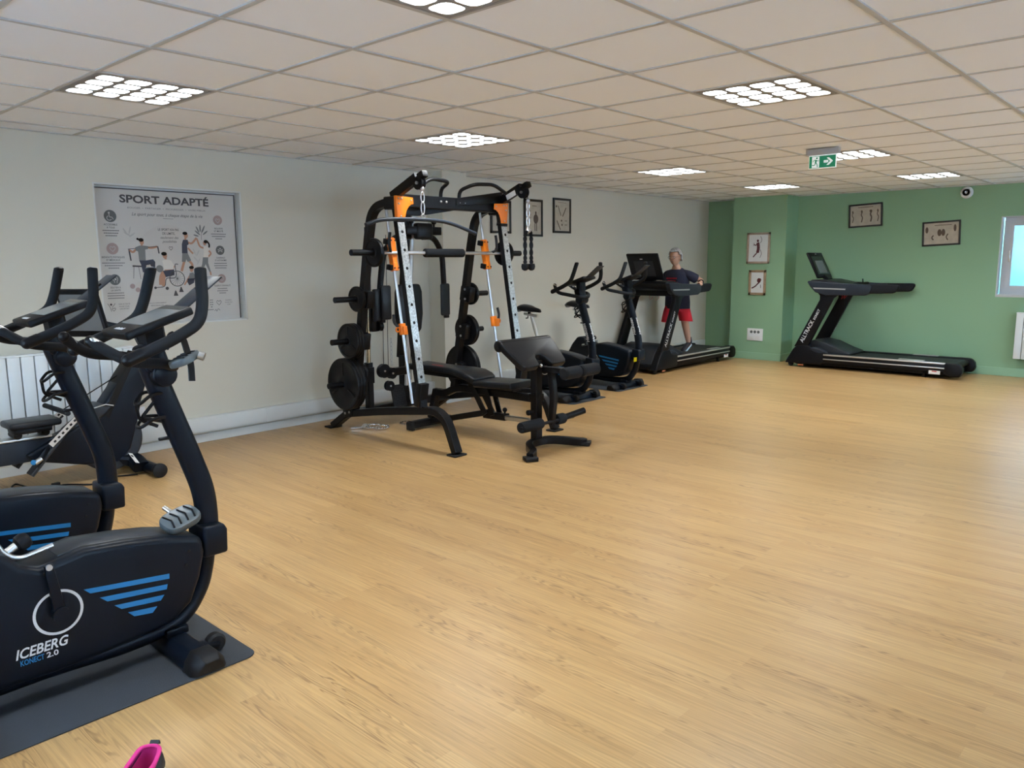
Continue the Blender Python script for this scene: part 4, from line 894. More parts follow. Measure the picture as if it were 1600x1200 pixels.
    for q in (-.06, .04): MB().tube(spline([(.60, .05+q, 1.07), (.59, .05+q, .97), (.57, .08+q, .93), (.60, .11+q, .98), (.62, .12+q, 1.06)], 5), .0022, 6).build('red_cord', m_red, root)
    return root
t2 = make_treadmill(empty('treadmill', (9.375, 1.0, 0), R_(-90), 'empty black treadmill standing along the green back wall', 'treadmill', 'black treadmills'))
t1 = copy_tree(t2); t1.location = (7.10, 2.27, 0); t1.rotation_euler = (0, 0, 0); tag(t1, 'black treadmill by the cream wall with a person walking on it', 'treadmill')
# ------------------------------------------------------------------ power rack / smith machine (opening faces -y)
rk = empty('power_rack', (3.045, 1.6, 0), 0, 'tall black power rack with orange brackets and perforated silver uprights', 'gym machine')
def k_(x, y, z): return V((x-3.045, y-1.6, z))       # world -> rack local
def yu(z): return 1.067+.161*z     # lean of the front uprights (front face)
for s_ in (-1, 1):
    X = s_*.59                                          # frame centre, local x
    K = lambda y, z, dx=0: V((X+dx, y-1.6, z))
    # base arch: rear foot, sloping beam, big front leg
    MB().bar(fillet([K(2.36, .02), K(2.14, .155), K(1.60, .245), K(.90, .335), K(.76, .02)], [.06, .2, .16], 7), .07, .062, (1, 0, 0)).build('base_beam', m_frame_steel, rk)
    for y in (2.375, .765): MB().box(K(y, .008), (.125, .10, .014)).build('foot_plate', m_rubber, rk, bevel=.004)
    MB().box(K(2.10, .175), (.078, .13, .075), Euler((-.2, 0, 0))).build('rear_joint', m_frame_steel, rk, bevel=.004)
    b = MB()
    for y, z in ((2.13, .165), (2.07, .18)): b.cyl(K(y, z, -.045), K(y, z, .045), .011, 12)
    b.build('bolt', m_steel, rk)
    # rear upright bending forward into the top
    MB().bar(fillet([K(2.05, .17), K(1.765, 1.66), K(1.70, 1.90), K(1.46, 1.94), K(1.38, 1.94)], [.3, .20, .05], 9), .07, .06, (1, 0, 0)).build('rear_upright', m_frame_steel, rk)
    # leaning front upright with the hammered perforated face
    zb, zt = .30, 1.93
    zt = 1.90; MB().bar([K(yu(zb)+.026, zb), K(yu(zt)+.026, zt)], .072, .048, (1, 0, 0)).build('front_upright', m_frame_steel, rk)
    fa = MB(); zb2, zt2 = .52, 1.775
    fa.sweep([K(yu(zb2)-.0015, zb2), K(yu(zt2)-.0015, zt2)], rectp(.066, .005), ref=(1, 0, 0)); fo_ = fa.build('perforated_face', m_perf, rk)
    for q in range(9):
        z = 1.70-q*.141
        MB().cyl(K(yu(z)-.0048, z), K(yu(z)-.001, z-.0006), .0125, 14).build('pin_hole', m_hole, fo_)
    MB().box(K(yu(.44)+.02, .43), (.086, .064, .19), Euler((.17, 0, 0))).build('lower_sleeve', m_frame_steel, rk, bevel=.004)
    MB().box(K(yu(1.79)+.02, 1.79), (.082, .06, .025), Euler((.17, 0, 0))).build('upper_sleeve', m_frame_steel, rk, bevel=.003)
    # orange gusset bracket on the front, reaching inwards
    zz_ = [(-.045, 1.965), (.13, 1.955), (.145, 1.87), (.09, 1.855), (.055, 1.82), (.035, 1.765), (.033, 1.795-.005), (-.03, 1.795)]
    zz_ = [(-.045, 1.975), (.125, 1.967), (.130, 1.918), (.105, 1.912), (.080, 1.895), (.060, 1.868), (.048, 1.835), (.042, 1.80), (-.030, 1.80)]
    pts = [V((X-s_*u, 1.346-1.6, z)) for u, z in zz_]
    g = MB().prism(pts, (0, .006, 0)); g.prism([V((X+s_*.045, 1.346-1.6, 1.975)), V((X+s_*.030, 1.346-1.6, 1.80)), V((X+s_*.040, 1.37-1.6, 1.80)), V((X+s_*.045, 1.37-1.6, 1.975))], (s_*.004, 0, 0))
    go = g.build('orange_bracket', m_orange, rk, bevel=.0015)
    for u, z in ((-.022, 1.955), (.01, 1.955), (-.02, 1.915), (.105, 1.945), (.0, 1.82)): MB().sphere(V((X-s_*u, 1.345-1.6, z)), .0075, 10).build('bolt', m_steel, go)
    # shoulder block between top of upright and header
    MB().bar([K(1.365, 1.925), K(1.50, 1.925)], .09, .10, (1, 0, 0), .008).build('shoulder_block', m_frame_steel, rk)
    # pulley arm reaching forward over the upright
    ar = MB().bar([K(1.44, 1.975), K(1.14, 2.10)], .052, .072, (1, 0, 0), .006).build('pulley_arm', m_frame_steel, rk)
    MB().box(K(1.085, 2.11), (.055, .07, .05), Euler((-.37, 0, 0))).build('arm_tip', m_frame_steel, ar, bevel=.006)
    MB().lathe([(.012, -.022), (.05, -.022), (.052, -.017), (.042, -.006), (.042, .006), (.052, .017), (.05, .022), (.012, .022)], K(1.12, 2.055), (1, 0, 0), 26).build('pulley', m_black, ar)
    MB().cyl(K(1.12, 2.055, -.035), K(1.12, 2.055, .035), .012, 12).build('bolt', m_steel, ar)
    MB().tube(fillet([K(1.30, 2.06), K(1.26, 2.10), K(1.22, 2.08)], .02), .005, 8).build('hook', m_steel, ar)
    MB().box(V((X-s_*.028, 1.25-1.6, 2.035)), (.003, .10, .045), Euler((-.37, 0, 0))).build('warning_label', m_label, ar) if s_ < 0 else MB().box(V((X-.028, 1.24-1.6, 2.038)), (.003, .11, .045), Euler((-.37, 0, 0))).build('warning_label', m_label, ar)
    # pull-up handle: leg on the header, forward, outward and down
    L = [V((s_*.105, 1.42-1.6, 1.97)), V((s_*.105, 1.41-1.6, 2.06)), V((s_*.14, 1.27-1.6, 2.105)), V((s_*.36, 1.25-1.6, 2.115)), V((s_*.49, 1.23-1.6, 2.045))]
    MB().tube(fillet(L, .06, 5), .0155, 14).build('pull_up_handle', m_frame_steel, rk)
    b = MB()
    for dx in (.075, .135): b.sphere(V((s_*dx, 1.381-1.6, 1.955)), .0105, 10)
    b.build('bolt', m_steel, rk)
    # guide rod of the smith carriage
    gx = s_*.535
    MB().cyl(V((gx, 1.600-1.6, 1.90)), V((gx, 1.335-1.6, .33)), .0125, 14).build('guide_rod', m_chrome, rk)
    def rod(z): return 1.600-(1.90-z)*.265/1.57-1.6
    # orange carriage
    Rr = Euler((-math.atan(.265/1.57)*-1 if False else .167, 0, 0))
    ca = MB(); ca.lathe([(.030, -.035), (.032, -.03), (.032, .03), (.030, .035)], V((gx, rod(1.625), 1.625)), (0, .167, 1), 16)
    ca.lathe([(.030, -.035), (.032, -.03), (.032, .03), (.030, .035)], V((gx, rod(1.43), 1.43)), (0, .167, 1), 16)
    ca.prism([V((gx-.028, rod(1.66)-.03, 1.655)), V((gx+.028, rod(1.66)-.03, 1.655)), V((gx+.024, rod(1.56)-.03, 1.57)), V((gx+.03, rod(1.53)-.03, 1.53)), V((gx+.022, rod(1.50)-.03, 1.48)), V((gx+.03, rod(1.40)-.03, 1.40)), V((gx-.03, rod(1.40)-.03, 1.40)), V((gx-.022, rod(1.50)-.03, 1.48)), V((gx-.03, rod(1.53)-.03, 1.53)), V((gx-.024, rod(1.56)-.03, 1.57))], (0, .05, 0))
    co_ = ca.build('smith_carriage', m_orange, rk, bevel=.003)
    b = MB()
    for z in (1.64, 1.42): b.sphere(V((gx-.02, rod(z)-.035, z)), .006, 8).sphere(V((gx+.02, rod(z)-.035, z)), .006, 8)
    b.build('screw', m_hole, co_)
    for z in (1.63, 1.425): MB().box(V((gx-.043, rod(z), z)), (.03, .05, .045), Rr).build('bearing_block', m_black, co_, bevel=.005)
    # safety stop lower on the rod, with a ring
    so = MB().lathe([(.028, -.045), (.030, -.04), (.030, .04), (.028, .045)], V((gx, rod(.93), .93)), (0, .167, 1), 16).box(V((gx+.01, rod(.93)-.022, .92)), (.055, .03, .07)).build('safety_stop', m_orange, rk, bevel=.003)
    MB().sweep([V((gx+s_*.055+.018*math.cos(2*PI*q/16), rod(.93)-.01, .93+.018*math.sin(2*PI*q/16))) for q in range(16)], circ(.006, 8), ref=(0, 1, 0), close=True).build('pull_ring', m_orange, so)
    MB().bar(spline([V((gx+s_*.05, rod(.93)-.01, .95)), V((gx+s_*.075, rod(.98), .99)), V((gx+s_*.07, rod(1.05), 1.05))], 4), .02, .018, (0, 1, 0), .003).build('catch_hook', m_bikestrip, so)
    MB().bar(spline([V((gx+s_*.04, 1.505-1.6, 1.545)), V((gx+s_*.075, 1.47-1.6, 1.57)), V((gx+s_*.08, 1.47-1.6, 1.64)), V((gx+s_*.07, 1.47-1.6, 1.70))], 4), .022, .018, (0, 1, 0), .003).build('lock_hook', m_bikestrip, rk)
    # storage pegs on the rear upright
    for z in (1.165, .815, .445):
        y = 2.05-(z-.17)*.191
        pg_ = MB().cyl(K(y, z, s_*.02), K(y, z, s_*.29), .0245, 18).build('storage_peg', m_black, rk)
        MB().cyl(K(y, z, s_*.03), K(y, z, s_*.045), .05, 20).build('peg_flange', m_black, pg_)
        MB().box(K(y-.03, z+.0, 0), (.074, .13, .14), Euler((.19, 0, 0))).build('peg_bracket', m_frame_steel, pg_, bevel=.008)
        for dz in (-.045, .045): MB().cyl(K(y-.035, z+dz, -.043), K(y-.035, z+dz, .043), .011, 12).build('bolt', m_steel, pg_)
    # pec-deck arm with its roller pad
    A = fillet([V((s_*.07, 1.86-1.6, 1.685)), V((s_*.22, 1.88-1.6, 1.69)), V((s_*.34, 1.90-1.6, 1.55)), V((s_*.375, 1.92-1.6, 1.22)), V((s_*.375, 1.92-1.6, .99))], [.08, .14, .1], 7)
    MB().tube(A, .026, 14).build('butterfly_arm', m_frame_steel, rk)
    MB().box(V((s_*.375, 1.895-1.6, 1.10)), (.045, .035, .30)).build('pad_plate', m_frame_steel, rk, bevel=.004)
    MB().bx(s_*.375-.06-.03*s_, s_*.375+.045-.03*s_, 1.85-1.6, 1.885-1.6, .975, 1.27).build('arm_pad', m_vinyl, rk, bevel=.02, seg=4)
    b = MB()
    for z in (1.03, 1.18): b.sphere(V((s_*.375+.0, 1.874-1.6, z)), .009, 10)
    b.build('bolt', m_steel, rk)
# header and its gussets
MB().bar([k_(2.47, 1.42, 1.945), k_(3.62, 1.42, 1.945)], .075, .10, (0, 1, 0)).build('header_beam', m_frame_steel, rk)
MB().prism([k_(3.08, 1.372, 1.99), k_(3.64, 1.372, 2.075), k_(3.66, 1.372, 1.975), k_(3.08, 1.372, 1.93)], (0, .05, 0)).build('header_gusset', m_frame_steel, rk, bevel=.004)
MB().prism([k_(2.50, 1.43, 1.90), k_(3.15, 1.43, 1.90), k_(2.72, 1.43, 1.835), k_(2.50, 1.43, 1.835)], (0, .05, 0)).build('header_gusset', m_frame_steel, rk, bevel=.004)
MB().bar([k_(2.455, 2.10, .165), k_(3.635, 2.10, .165)], .06, .06, (0, 1, 0)).build('rear_base_beam', m_frame_steel, rk)
MB().bar([k_(3.045, 2.08, .16), k_(3.045, 2.08, .62)], .07, .07, (1, 0, 0)).build('low_pulley_post', m_frame_steel, rk)
MB().bar([k_(2.60, 2.02, .15), k_(2.60, 2.02, .60)], .06, .06, (1, 0, 0)).build('guide_post', m_frame_steel, rk)
MB().bar([k_(3.045, 2.12, .60), k_(3.045, 1.98, 1.90)], .06, .06, (1, 0, 0)).build('centre_post', m_frame_steel, rk)
MB().bar([k_(3.045, 1.98, 1.90), k_(3.045, 1.46, 1.945)], .06, .06, (1, 0, 0)).build('top_boom', m_frame_steel, rk)
# smith bar with foam
sb = MB().cyl(k_(2.32, 1.50, 1.54), k_(3.77, 1.50, 1.54), .0145, 18).build('smith_bar', m_chrome, rk)
for s_ in (-1, 1):
    MB().cyl(V((s_*.72, -.10, 1.54)), V((s_*.965, -.10, 1.54)), .0245, 18).build('bar_sleeve', m_black, rk)
MB().lathe([(.022, -.225), (.036, -.215), (.036, .215), (.022, .225)], k_(3.045, 1.50, 1.54), (1, 0, 0), 22).build('bar_foam', m_foam, rk)
# guide tubes of the cable carriage
for x, m_ in ((2.60, m_chrome_warm), (3.02, m_steel)):
    MB().cyl(k_(x, 2.02, .45 if x < 2.7 else .35), k_(x, 1.98 if x < 2.7 else 1.86, 1.74 if x < 2.7 else 1.92), .018, 16).build('guide_tube', m_ if x > 2.7 else m_chrome_warm, rk)
MB().bar([k_(2.60, 2.02, .56), k_(2.60, 2.02, .42)], .075, .075, (1, 0, 0)).build('tube_socket', m_frame_steel, rk)
MB().cyl(k_(2.60, 1.99, 1.15), k_(2.60, 1.975, 1.76), .024, 14).build('upper_sleeve_tube', m_tmgrey, rk)
# butterfly yoke with two locking knobs
MB().bx(-.20, .20, .145, .21, 1.70, 1.77).build('butterfly_yoke', m_frame_steel, rk, bevel=.006)
MB().bx(-.09, .09, .13, .20, 1.66, 1.80).build('yoke_carriage', m_frame_steel, rk, bevel=.02, seg=3)
for s_ in (-1, 1): MB().cyl(V((s_*.13, .17, 1.77)), V((s_*.13, .17, 1.80)), .010, 10).sphere(V((s_*.13, .17, 1.812)), .024, 12).build('locking_knob', m_black, rk)
# back cushion, curved like a shield
bp = MB().prism([k_(3.045+x, 2.02, z) for x, z in ((-.13, .86), (-.09, .82), (.09, .82), (.13, .86), (.15, 1.0), (.145, 1.20), (.12, 1.27), (-.12, 1.27), (-.145, 1.20), (-.15, 1.0))], (0, -.065, 0)).build('back_cushion', m_vinyl, rk, bevel=.022, seg=4)
MB().tube([k_(2.98, 1.93, 1.045), k_(3.02, 1.93, 1.05)], .006, 8).build('orange_clip', m_orange, rk)
# side back pads seen behind left upright
pl_ = MB().bx(-.46, -.385, .28, .33, .96, 1.24).build('side_pad', m_vinyl, rk, bevel=.018, seg=4)
# low pulleys, loading carriage, tread plates
MB().bx(-.33, -.02, .36, .42, .46, .53).build('lever_arm', m_frame_steel, rk, bevel=.01)
for x, z, r in ((-.33, .52, .062), (-.24, .49, .05), (-.27, .38, .045), (-.36, .915, .042)):
    po_ = MB().lathe([(.012, -.02), (r, -.02), (r, -.014), (r*.85, -.005), (r*.85, .005), (r, .014), (r, .02), (.012, .02)], V((x, .36, z)), (0, 1, 0) if z < .9 else (1, 0, 0), 24).build('pulley', m_black, rk)
    MB().cyl(V((x, .335, z)), V((x, .385, z)), .009, 10).build('bolt', m_steel, po_)
MB().box(V((-.41, .38, 1.0)), (.08, .06, .26)).build('pulley_housing', m_frame_steel, rk, bevel=.015)
for x, z0, z1 in ((-.50, .55, 1.6), (-.31, .50, 1.6), (-.26, .50, 1.7), (.0, .40, 1.85)): MB().cyl(V((x, .38, z0)), V((x, .36, z1)), .0028, 6).build('steel_cable', m_black, rk)
for x in (-.125, .115):
    tp_ = MB().prism([k_(3.045+x+u, 1.985-(z-.18)*-.25, z) for u, z in ((-.075, .18), (-.06, .165), (.06, .165), (.075, .18), (.075, .345), (.055, .365), (-.055, .365), (-.075, .345))], (0, .012, 0)).build('tread_plate', m_rubber, rk, bevel=.003)
    b = MB()
    for i in range(6):
        for j in range(8): b.box((x-.055+.022*i, .383+(.19+.02*j-.18)*.25-.001, .19+.02*j), (.016, .003, .004), Euler((0, (.7 if (i+j) % 2 else -.7), 0)))
    b.build('tread_bar', m_black, tp_)
# snap hooks hanging on low cable
def links(b, p, q, n, r=.010, w=.0028):
    p, q = V(p), V(q)
    for k in range(n):
        c = p+(q-p)*((k+.5)/n); d = (q-p).normalized(); L = (q-p).length/n*.62
        s1 = V((1, 0, 0)) if k % 2 else V((0, 1, 0)); s1 = (s1-d*s1.dot(d)).normalized()
        b.sweep([c+d*math.sin(2*PI*i/12)*L+s1*math.cos(2*PI*i/12)*r for i in range(12)], circ(w, 6), ref=tuple(d.cross(s1)), close=True)
b = MB(); links(b, (-.235, .36, .56), (-.235, .36, .80), 7); b.build('cable_chain', m_steel, rk)

# ------------------------------------------------------------------ weight plates on the pegs and the smith bar
def plate(r, t, loc, ax, label, group):
    o = empty('weight_plate', loc, 0, label, 'weight plate', group)
    o.rotation_euler = (0, 0, 0 if ax > 0 else PI)
    # local axis +x points outwards
    MB().lathe([(.027, -t/2), (r*.80, -t/2), (r*.82, -t/2+.002), (r*.97, -t/2), (r, -t/2+.006), (r, t/2-.006), (r*.97, t/2), (r*.86, t/2), (r*.82, t/2-.006), (r*.36, t/2-.006), (r*.30, t/2), (.030, t/2), (.027, t/2-.001)], (0, 0, 0), (1, 0, 0), 48).build('disc', m_plate, o)
    if r > .12:
        for k in range(3):
            a = R_(90+120*k); R = Matrix.Rotation(a-PI/2, 3, 'X')
            MB().box(R @ V((t/2-.003, 0, r*.58)), (.006, .018, r*.5), R).build('spoke', m_plate, o, bevel=.002)
    return o
pn = {1.165: 'upper', .815: 'middle', .445: 'lowest'}
for s_, side in ((-1, 'left'), (1, 'right')):
    for z, r, ts in ((1.165, .106, (.028,)), (.815, .148, (.026, .026, .024)), (.445, .222, (.030, .030, .030))):
        y = 2.05-(z-.17)*.191; x = .595+.050
        if side == 'right' and z < 1: ts = ts[:2]
        for n_, t in enumerate(ts):
            x += t/2+.001
            if len(ts) == 1: lab = 'small black weight plate on the %s storage peg, %s side of rack' % (pn[z], side)
            else: lab = '%s black weight plate on %s peg at %s of rack, %s' % ('large' if r > .2 else 'medium', pn[z], side, ['nearest the upright', 'second from the upright', 'outermost'][n_])
            plate(r, t, (3.045+s_*x, y, z), s_, lab, 'plates stored on the rack pegs'); x += t/2
    plate(.112, .032, (3.045+s_*.745, 1.50, 1.54), s_, 'small black plate loaded on the %s end of the barbell' % side, 'plates on the barbell')
for n_, (x, t) in enumerate(((2.48, .028), (2.515, .028))):
    plate(.10, t, (x, 2.02, .505), -1, 'small black plate low behind the big left plates, %s one' % ('outer' if n_ == 0 else 'inner'), 'plates on the loading carriage')
MB().cyl(k_(2.40, 2.02, .505), k_(2.60, 2.02, .505), .024, 16).build('loading_peg', m_black, rk)

# ------------------------------------------------------------------ pull-down bar and rope on the pulley arms
lb_ = empty('pulldown_bar', (2.465, 1.10, 1.770), 0, 'curved black pulldown bar hanging from left pulley arm across rack', 'pulldown bar')
MB().tube(spline([(-.54, .0, -.040), (-.40, 0, -.002), (-.15, 0, .012), (.15, 0, .010), (.34, 0, -.018), (.56, 0, -.080)], 6), .0145, 14).build('bar', m_tmgrey, lb_)
MB().sweep([V((.0+.018*math.cos(2*PI*i/16), 0, .035+.018*math.sin(2*PI*i/16))) for i in range(16)], circ(.005, 8), ref=(0, 1, 0), close=True).build('eyelet', m_steel, lb_)
def snap(b, c, h=.09):
    c = V(c); b.sweep([c+V((math.cos(2*PI*i/18)*.017, 0, math.sin(2*PI*i/18)*h/2)) for i in range(18)], circ(.0045, 8), ref=(0, 1, 0), close=True)
b = MB(); snap(b, (0, 0, .10), .095); snap(b, (0, 0, .18), .08); b.sphere((0, 0, .245), .018, 12); b.build('snap_hook', m_chrome, lb_)
MB().cyl((0, 0, .255), (0, .012, .325), .003, 6).build('cable_end', m_black, lb_)
ro = empty('triceps_rope', (3.645, 1.075, 1.72), 0, 'black twisted triceps rope with ball ends hanging from right pulley arm', 'rope')
for s_ in (-1, 1):
    base = spline([(0, 0, .0), (s_*.030, -.0, -.005), (s_*.040, 0, -.06), (s_*.040, 0, -.20), (s_*.042, 0, -.285)], 12)
    for ph in (0, PI):
        pts = []
        for i, p_ in enumerate(base): a = i*.62+ph; pts.append(p_+V((math.cos(a)*.0075, math.sin(a)*.0075, 0)))
        MB().tube(pts, .0105, 8).build('rope_strand', m_foam, ro)
    MB().lathe([(.016, .03), (.030, .028), (.034, .005), (.028, -.018), (.012, -.030), (.001, -.031)], (s_*.042, 0, -.305), (0, 0, 1), 20).build('rope_ball', m_black, ro)
MB().lathe([(.014, -.01), (.024, .0), (.018, .03), (.010, .04)], (0, 0, .0), (0, 0, 1), 16).build('rope_ferrule', m_chrome, ro)
b = MB(); snap(b, (0, 0, .085), .09); snap(b, (0, 0, .155), .07); snap(b, (0, 0, .215), .06); b.sphere((0, .0, .262), .018, 12); b.build('snap_hook', m_chrome, ro)
MB().cyl((0, 0, .27), (0, .01, .36), .003, 6).build('cable_end', m_black, ro)

# chrome chains and hooks lying under the rack
def chain(pts, label, seed):
    b = MB(); P = spline([V(p) for p in pts], 4)
    for i in range(len(P)-1): links(b, P[i], P[i+1], 1, .014, .0048)
    o = b.build('chain', m_shiny); return tag(o, label, 'chain', 'chrome chains on the floor under the rack')
chain([(2.50, 2.17, .012), (2.58, 2.12, .012), (2.66, 2.18, .02), (2.60, 2.06, .014), (2.70, 2.02, .014), (2.62, 1.98, .014), (2.70, 1.93, .014), (2.76, 2.0, .016), (2.66, 2.10, .03), (2.56, 2.04, .02)], 'heap of chrome chain on floor beside the left rear foot of rack', 1)
chain([(2.95, 1.86, .012), (2.90, 1.96, .014), (2.98, 2.02, .012), (3.06, 1.92, .014)], 'chrome chain on floor below the tread plates of rack', 2)
hk = MB(); hk.bx(-.085, .03, -.012, .012, .004, .016); hk.sweep([V((.055+.028*math.cos(2*PI*i/16), .0+.014*math.sin(2*PI*i/16), .012)) for i in range(16)], circ(.005, 8), ref=(0, 0, 1), close=True)
hk = hk.build('snap_hook', m_shiny); hk.location = (2.98, 1.78, 0); hk.rotation_euler = (0, 0, R_(25)); tag(hk, 'long chrome snap hook on floor between rack beam and bench foot', 'hook')

# ------------------------------------------------------------------ weight bench (along y, centre x = 3.035)
be = empty('weight_bench', (3.035, .9, 0), 0, 'black weight bench with curl pad and leg rollers, standing in front of the rack', 'weight bench')
def B_(x, y, z): return V((x, y-.9, z))
MB().bar(fillet([B_(-.335, .235, .028), B_(-.26, .26, .04), B_(-.13, .45, .055), B_(.13, .45, .055), B_(.26, .26, .04), B_(.335, .235, .028)], [.06, .12, .12, .06], 6), .062, .055, (0, 0, 1)).build('front_foot', m_frame_steel, be)
for s_ in (-1, 1): MB().box(B_(s_*.335, .23, .018), (.10, .085, .032), Euler((0, 0, s_*.5))).build('foot_cap', m_rubber, be, bevel=.006)
MB().bar([B_(0, .46, .06), B_(0, .46, .70)], .075, .065, (1, 0, 0)).build('front_post', m_frame_steel, be)
MB().bar([B_(0, .46, .38), B_(0, .46, .44)], .095, .085, (1, 0, 0)).build('post_collar', m_frame_steel, be)
MB().cyl(B_(-.035, .46, .30), B_(-.09, .46, .30), .009, 10).lathe([(.012, 0), (.022, .006), (.022, .03), (.012, .036)], B_(-.07, .46, .30), (-1, 0, 0), 16).build('height_knob', m_black, be)
MB().bar(fillet([B_(0, .48, .40), B_(0, 1.35, .40), B_(0, 1.50, .33), B_(0, 1.62, .33)], .08), .06, .06, (1, 0, 0)).build('bench_beam', m_frame_steel, be)
MB().bar([B_(0, .95, .235), B_(0, 1.72, .05)], .06, .05, (1, 0, 0)).build('rear_leg', m_frame_steel, be)
MB().bar([B_(0, 1.62, .35), B_(0, 1.70, .09)], .06, .06, (1, 0, 0)).build('rear_post', m_frame_steel, be)
MB().bar([B_(-.225, 1.72, .05), B_(.225, 1.72, .05)], .06, .07, (0, 0, 1)).build('rear_foot', m_frame_steel, be)
for s_ in (-1, 1): MB().box(B_(s_*.23, 1.72, .04), (.03, .085, .07)).build('foot_cap', m_rubber, be, bevel=.006)
MB().bar([B_(0, .49, .215), B_(0, .86, .205)], .05, .035, (1, 0, 0)).build('steel_slide', m_steel, be)
MB().bar([B_(0, .78, .21), B_(0, 1.02, .203)], .065, .055, (1, 0, 0)).build('slide_sleeve', m_frame_steel, be)
MB().cyl(B_(.0, .80, .235), B_(.0, .80, .26), .008, 10).sphere(B_(.0, .80, .268), .02, 12).build('slide_knob', m_black, be)
for x in (-.045, .045):
    MB().bar([B_(x, .98, .215), B_(x, 1.16, .47)], .012, .055, (1, 0, 0), .003).build('scissor_bar', m_frame_steel, be)
    MB().bar([B_(x, .90, .215), B_(x, .99, .47)], .012, .055, (1, 0, 0), .003).build('scissor_bar', m_frame_steel, be)
MB().sphere(B_(-.058, 1.03, .475), .012, 10).build('bolt', m_steel, be)
# cushions
sc_ = MB().bar([B_(0, .60, .495), B_(0, 1.02, .475)], .30, .055, (1, 0, 0), .012).build('seat_cushion', m_vinyl, be, bevel=.010, seg=3)
MB().bar([B_(0, .66, .455), B_(0, 1.0, .44)], .10, .03, (1, 0, 0)).build('seat_support', m_frame_steel, be)
bk = MB(); ws = [(1.03, .13, .488), (1.08, .145, .513), (1.16, .15, .535), (1.26, .13, .545), (1.38, .095, .548), (1.62, .10, .548), (1.80, .125, .548), (1.87, .12, .548)]
pr_ = rectp(2, 1, 0)
bk.sweep([B_(0, y, z) for y, w, z in ws], rectp(2, .055, 0), ref=(1, 0, 0))
for i, (y, w, z) in enumerate(ws):
    for j in range(4): v = bk.b.verts[:][i*4+j]; v.co.x = math.copysign(w, v.co.x)
bk.build('back_cushion', m_vinyl, be, bevel=.014, seg=3)
MB().bx(-.03, .03, .18, .92, .475, .517).build('back_support', m_frame_steel, be, bevel=.004)
MB().box(B_(-.05, 1.55, .5775), (.012, .16, .001), Euler((0, 0, -.1))).build('red_mark', m_red, be)
# curl pad on its post
MB().bar([B_(0, .47, .66), B_(0, .50, .76)], .06, .05, (1, 0, 0)).build('pad_post', m_frame_steel, be)
prf = [(-.30, 0), (.30, 0), (.30, -.06), (.26, -.245), (.235, -.275), (.09, -.275), (.07, -.26), (.055, -.19), (.035, -.165), (-.035, -.165), (-.055, -.19), (-.07, -.26), (-.09, -.275), (-.235, -.275), (-.26, -.245), (-.30, -.06)]
n_ = V((0, -.66, .75)).normalized(); dn = V((0, .75, .66)).normalized()
o_ = B_(0, .56, .86)
cp = MB().prism([o_+V((x, 0, 0))+dn*u for x, u in prf], -n_*.055).build('curl_pad', m_vinyl, be, bevel=.018, seg=4)
MB().cyl(B_(-.30, .590, .826), B_(.30, .590, .826), .046, 22).build('pad_roll', m_vinyl, be, bevel=.012, seg=3)
# leg developer: arm with two rows of foam rollers
MB().bar(fillet([B_(.06, .44, .63), B_(.06, .28, .635), B_(.06, .14, .625)], .06), .055, .05, (1, 0, 0)).build('leg_arm', m_frame_steel, be)
MB().bar(fillet([B_(.06, .36, .62), B_(.06, .33, .42), B_(.06, .36, .20)], .08), .05, .05, (1, 0, 0)).build('swing_arm', m_frame_steel, be)
MB().sphere(B_(.0, .41, .665), .014, 12).build('bolt', m_steel, be)
for y, z, x0, x1 in ((.12, .625, -.06, .30), (.34, .225, -.30, .30)):
    MB().cyl(B_(x0-.02, y, z), B_(x1+.02, y, z), .013, 12).build('roller_bar', m_black, be)
for y, z, xa, xb in ((.12, .635, -.09, .10), (.12, .635, .12, .33), (.36, .225, -.30, -.06), (.36, .225, .12, .22)):
    MB().lathe([(.018, 0), (.039, .002), (.043 if z < .5 else .047, .012), (.043 if z < .5 else .047, xb-xa-.012), (.039, xb-xa-.002), (.018, xb-xa)], B_(xa, y, z), (1, 0, 0), 26).build('foam_roller', m_foam, be)
MB().lathe([(.018, 0), (.025, .003), (.026, .22), (.018, .225)], B_(.19, .36, .225), V((1, -.35, .22)), 20).build('weight_horn', m_black, be)

# ------------------------------------------------------------------ person walking on the treadmill
pe = empty('person', (8.18, 2.27, .19), 0, 'grey haired person in navy t-shirt and red shorts walking on the treadmill', 'person')
pe.scale = (1, 1, 1)
def skin(name, nodes, edges, m_, parent, sub=2, loc=(0, 0, 0)):
    me = bpy.data.meshes.new(name); me.from_pydata([V(n[0]) for n in nodes], edges, []); o = bpy.data.objects.new(name, me); COL.objects.link(o); o.parent = parent
    md = o.modifiers.new('s', 'SKIN'); md.use_smooth_shade = True
    for i, n in enumerate(nodes):
        r = n[1] if isinstance(n[1], tuple) else (n[1], n[1]); me.skin_vertices[0].data[i].radius = r
    me.skin_vertices[0].data[0].use_root = True
    sm = o.modifiers.new('u', 'SUBSURF'); sm.levels = sub; sm.render_levels = sub
    me.materials.append(m_)
    dg = bpy.context.evaluated_depsgraph_get(); nm = bpy.data.meshes.new_from_object(o.evaluated_get(dg)); o.modifiers.clear(); o.data = nm; nm.name = name
    for p in nm.polygons: p.use_smooth = True
    if not nm.materials: nm.materials.append(m_)
    return o
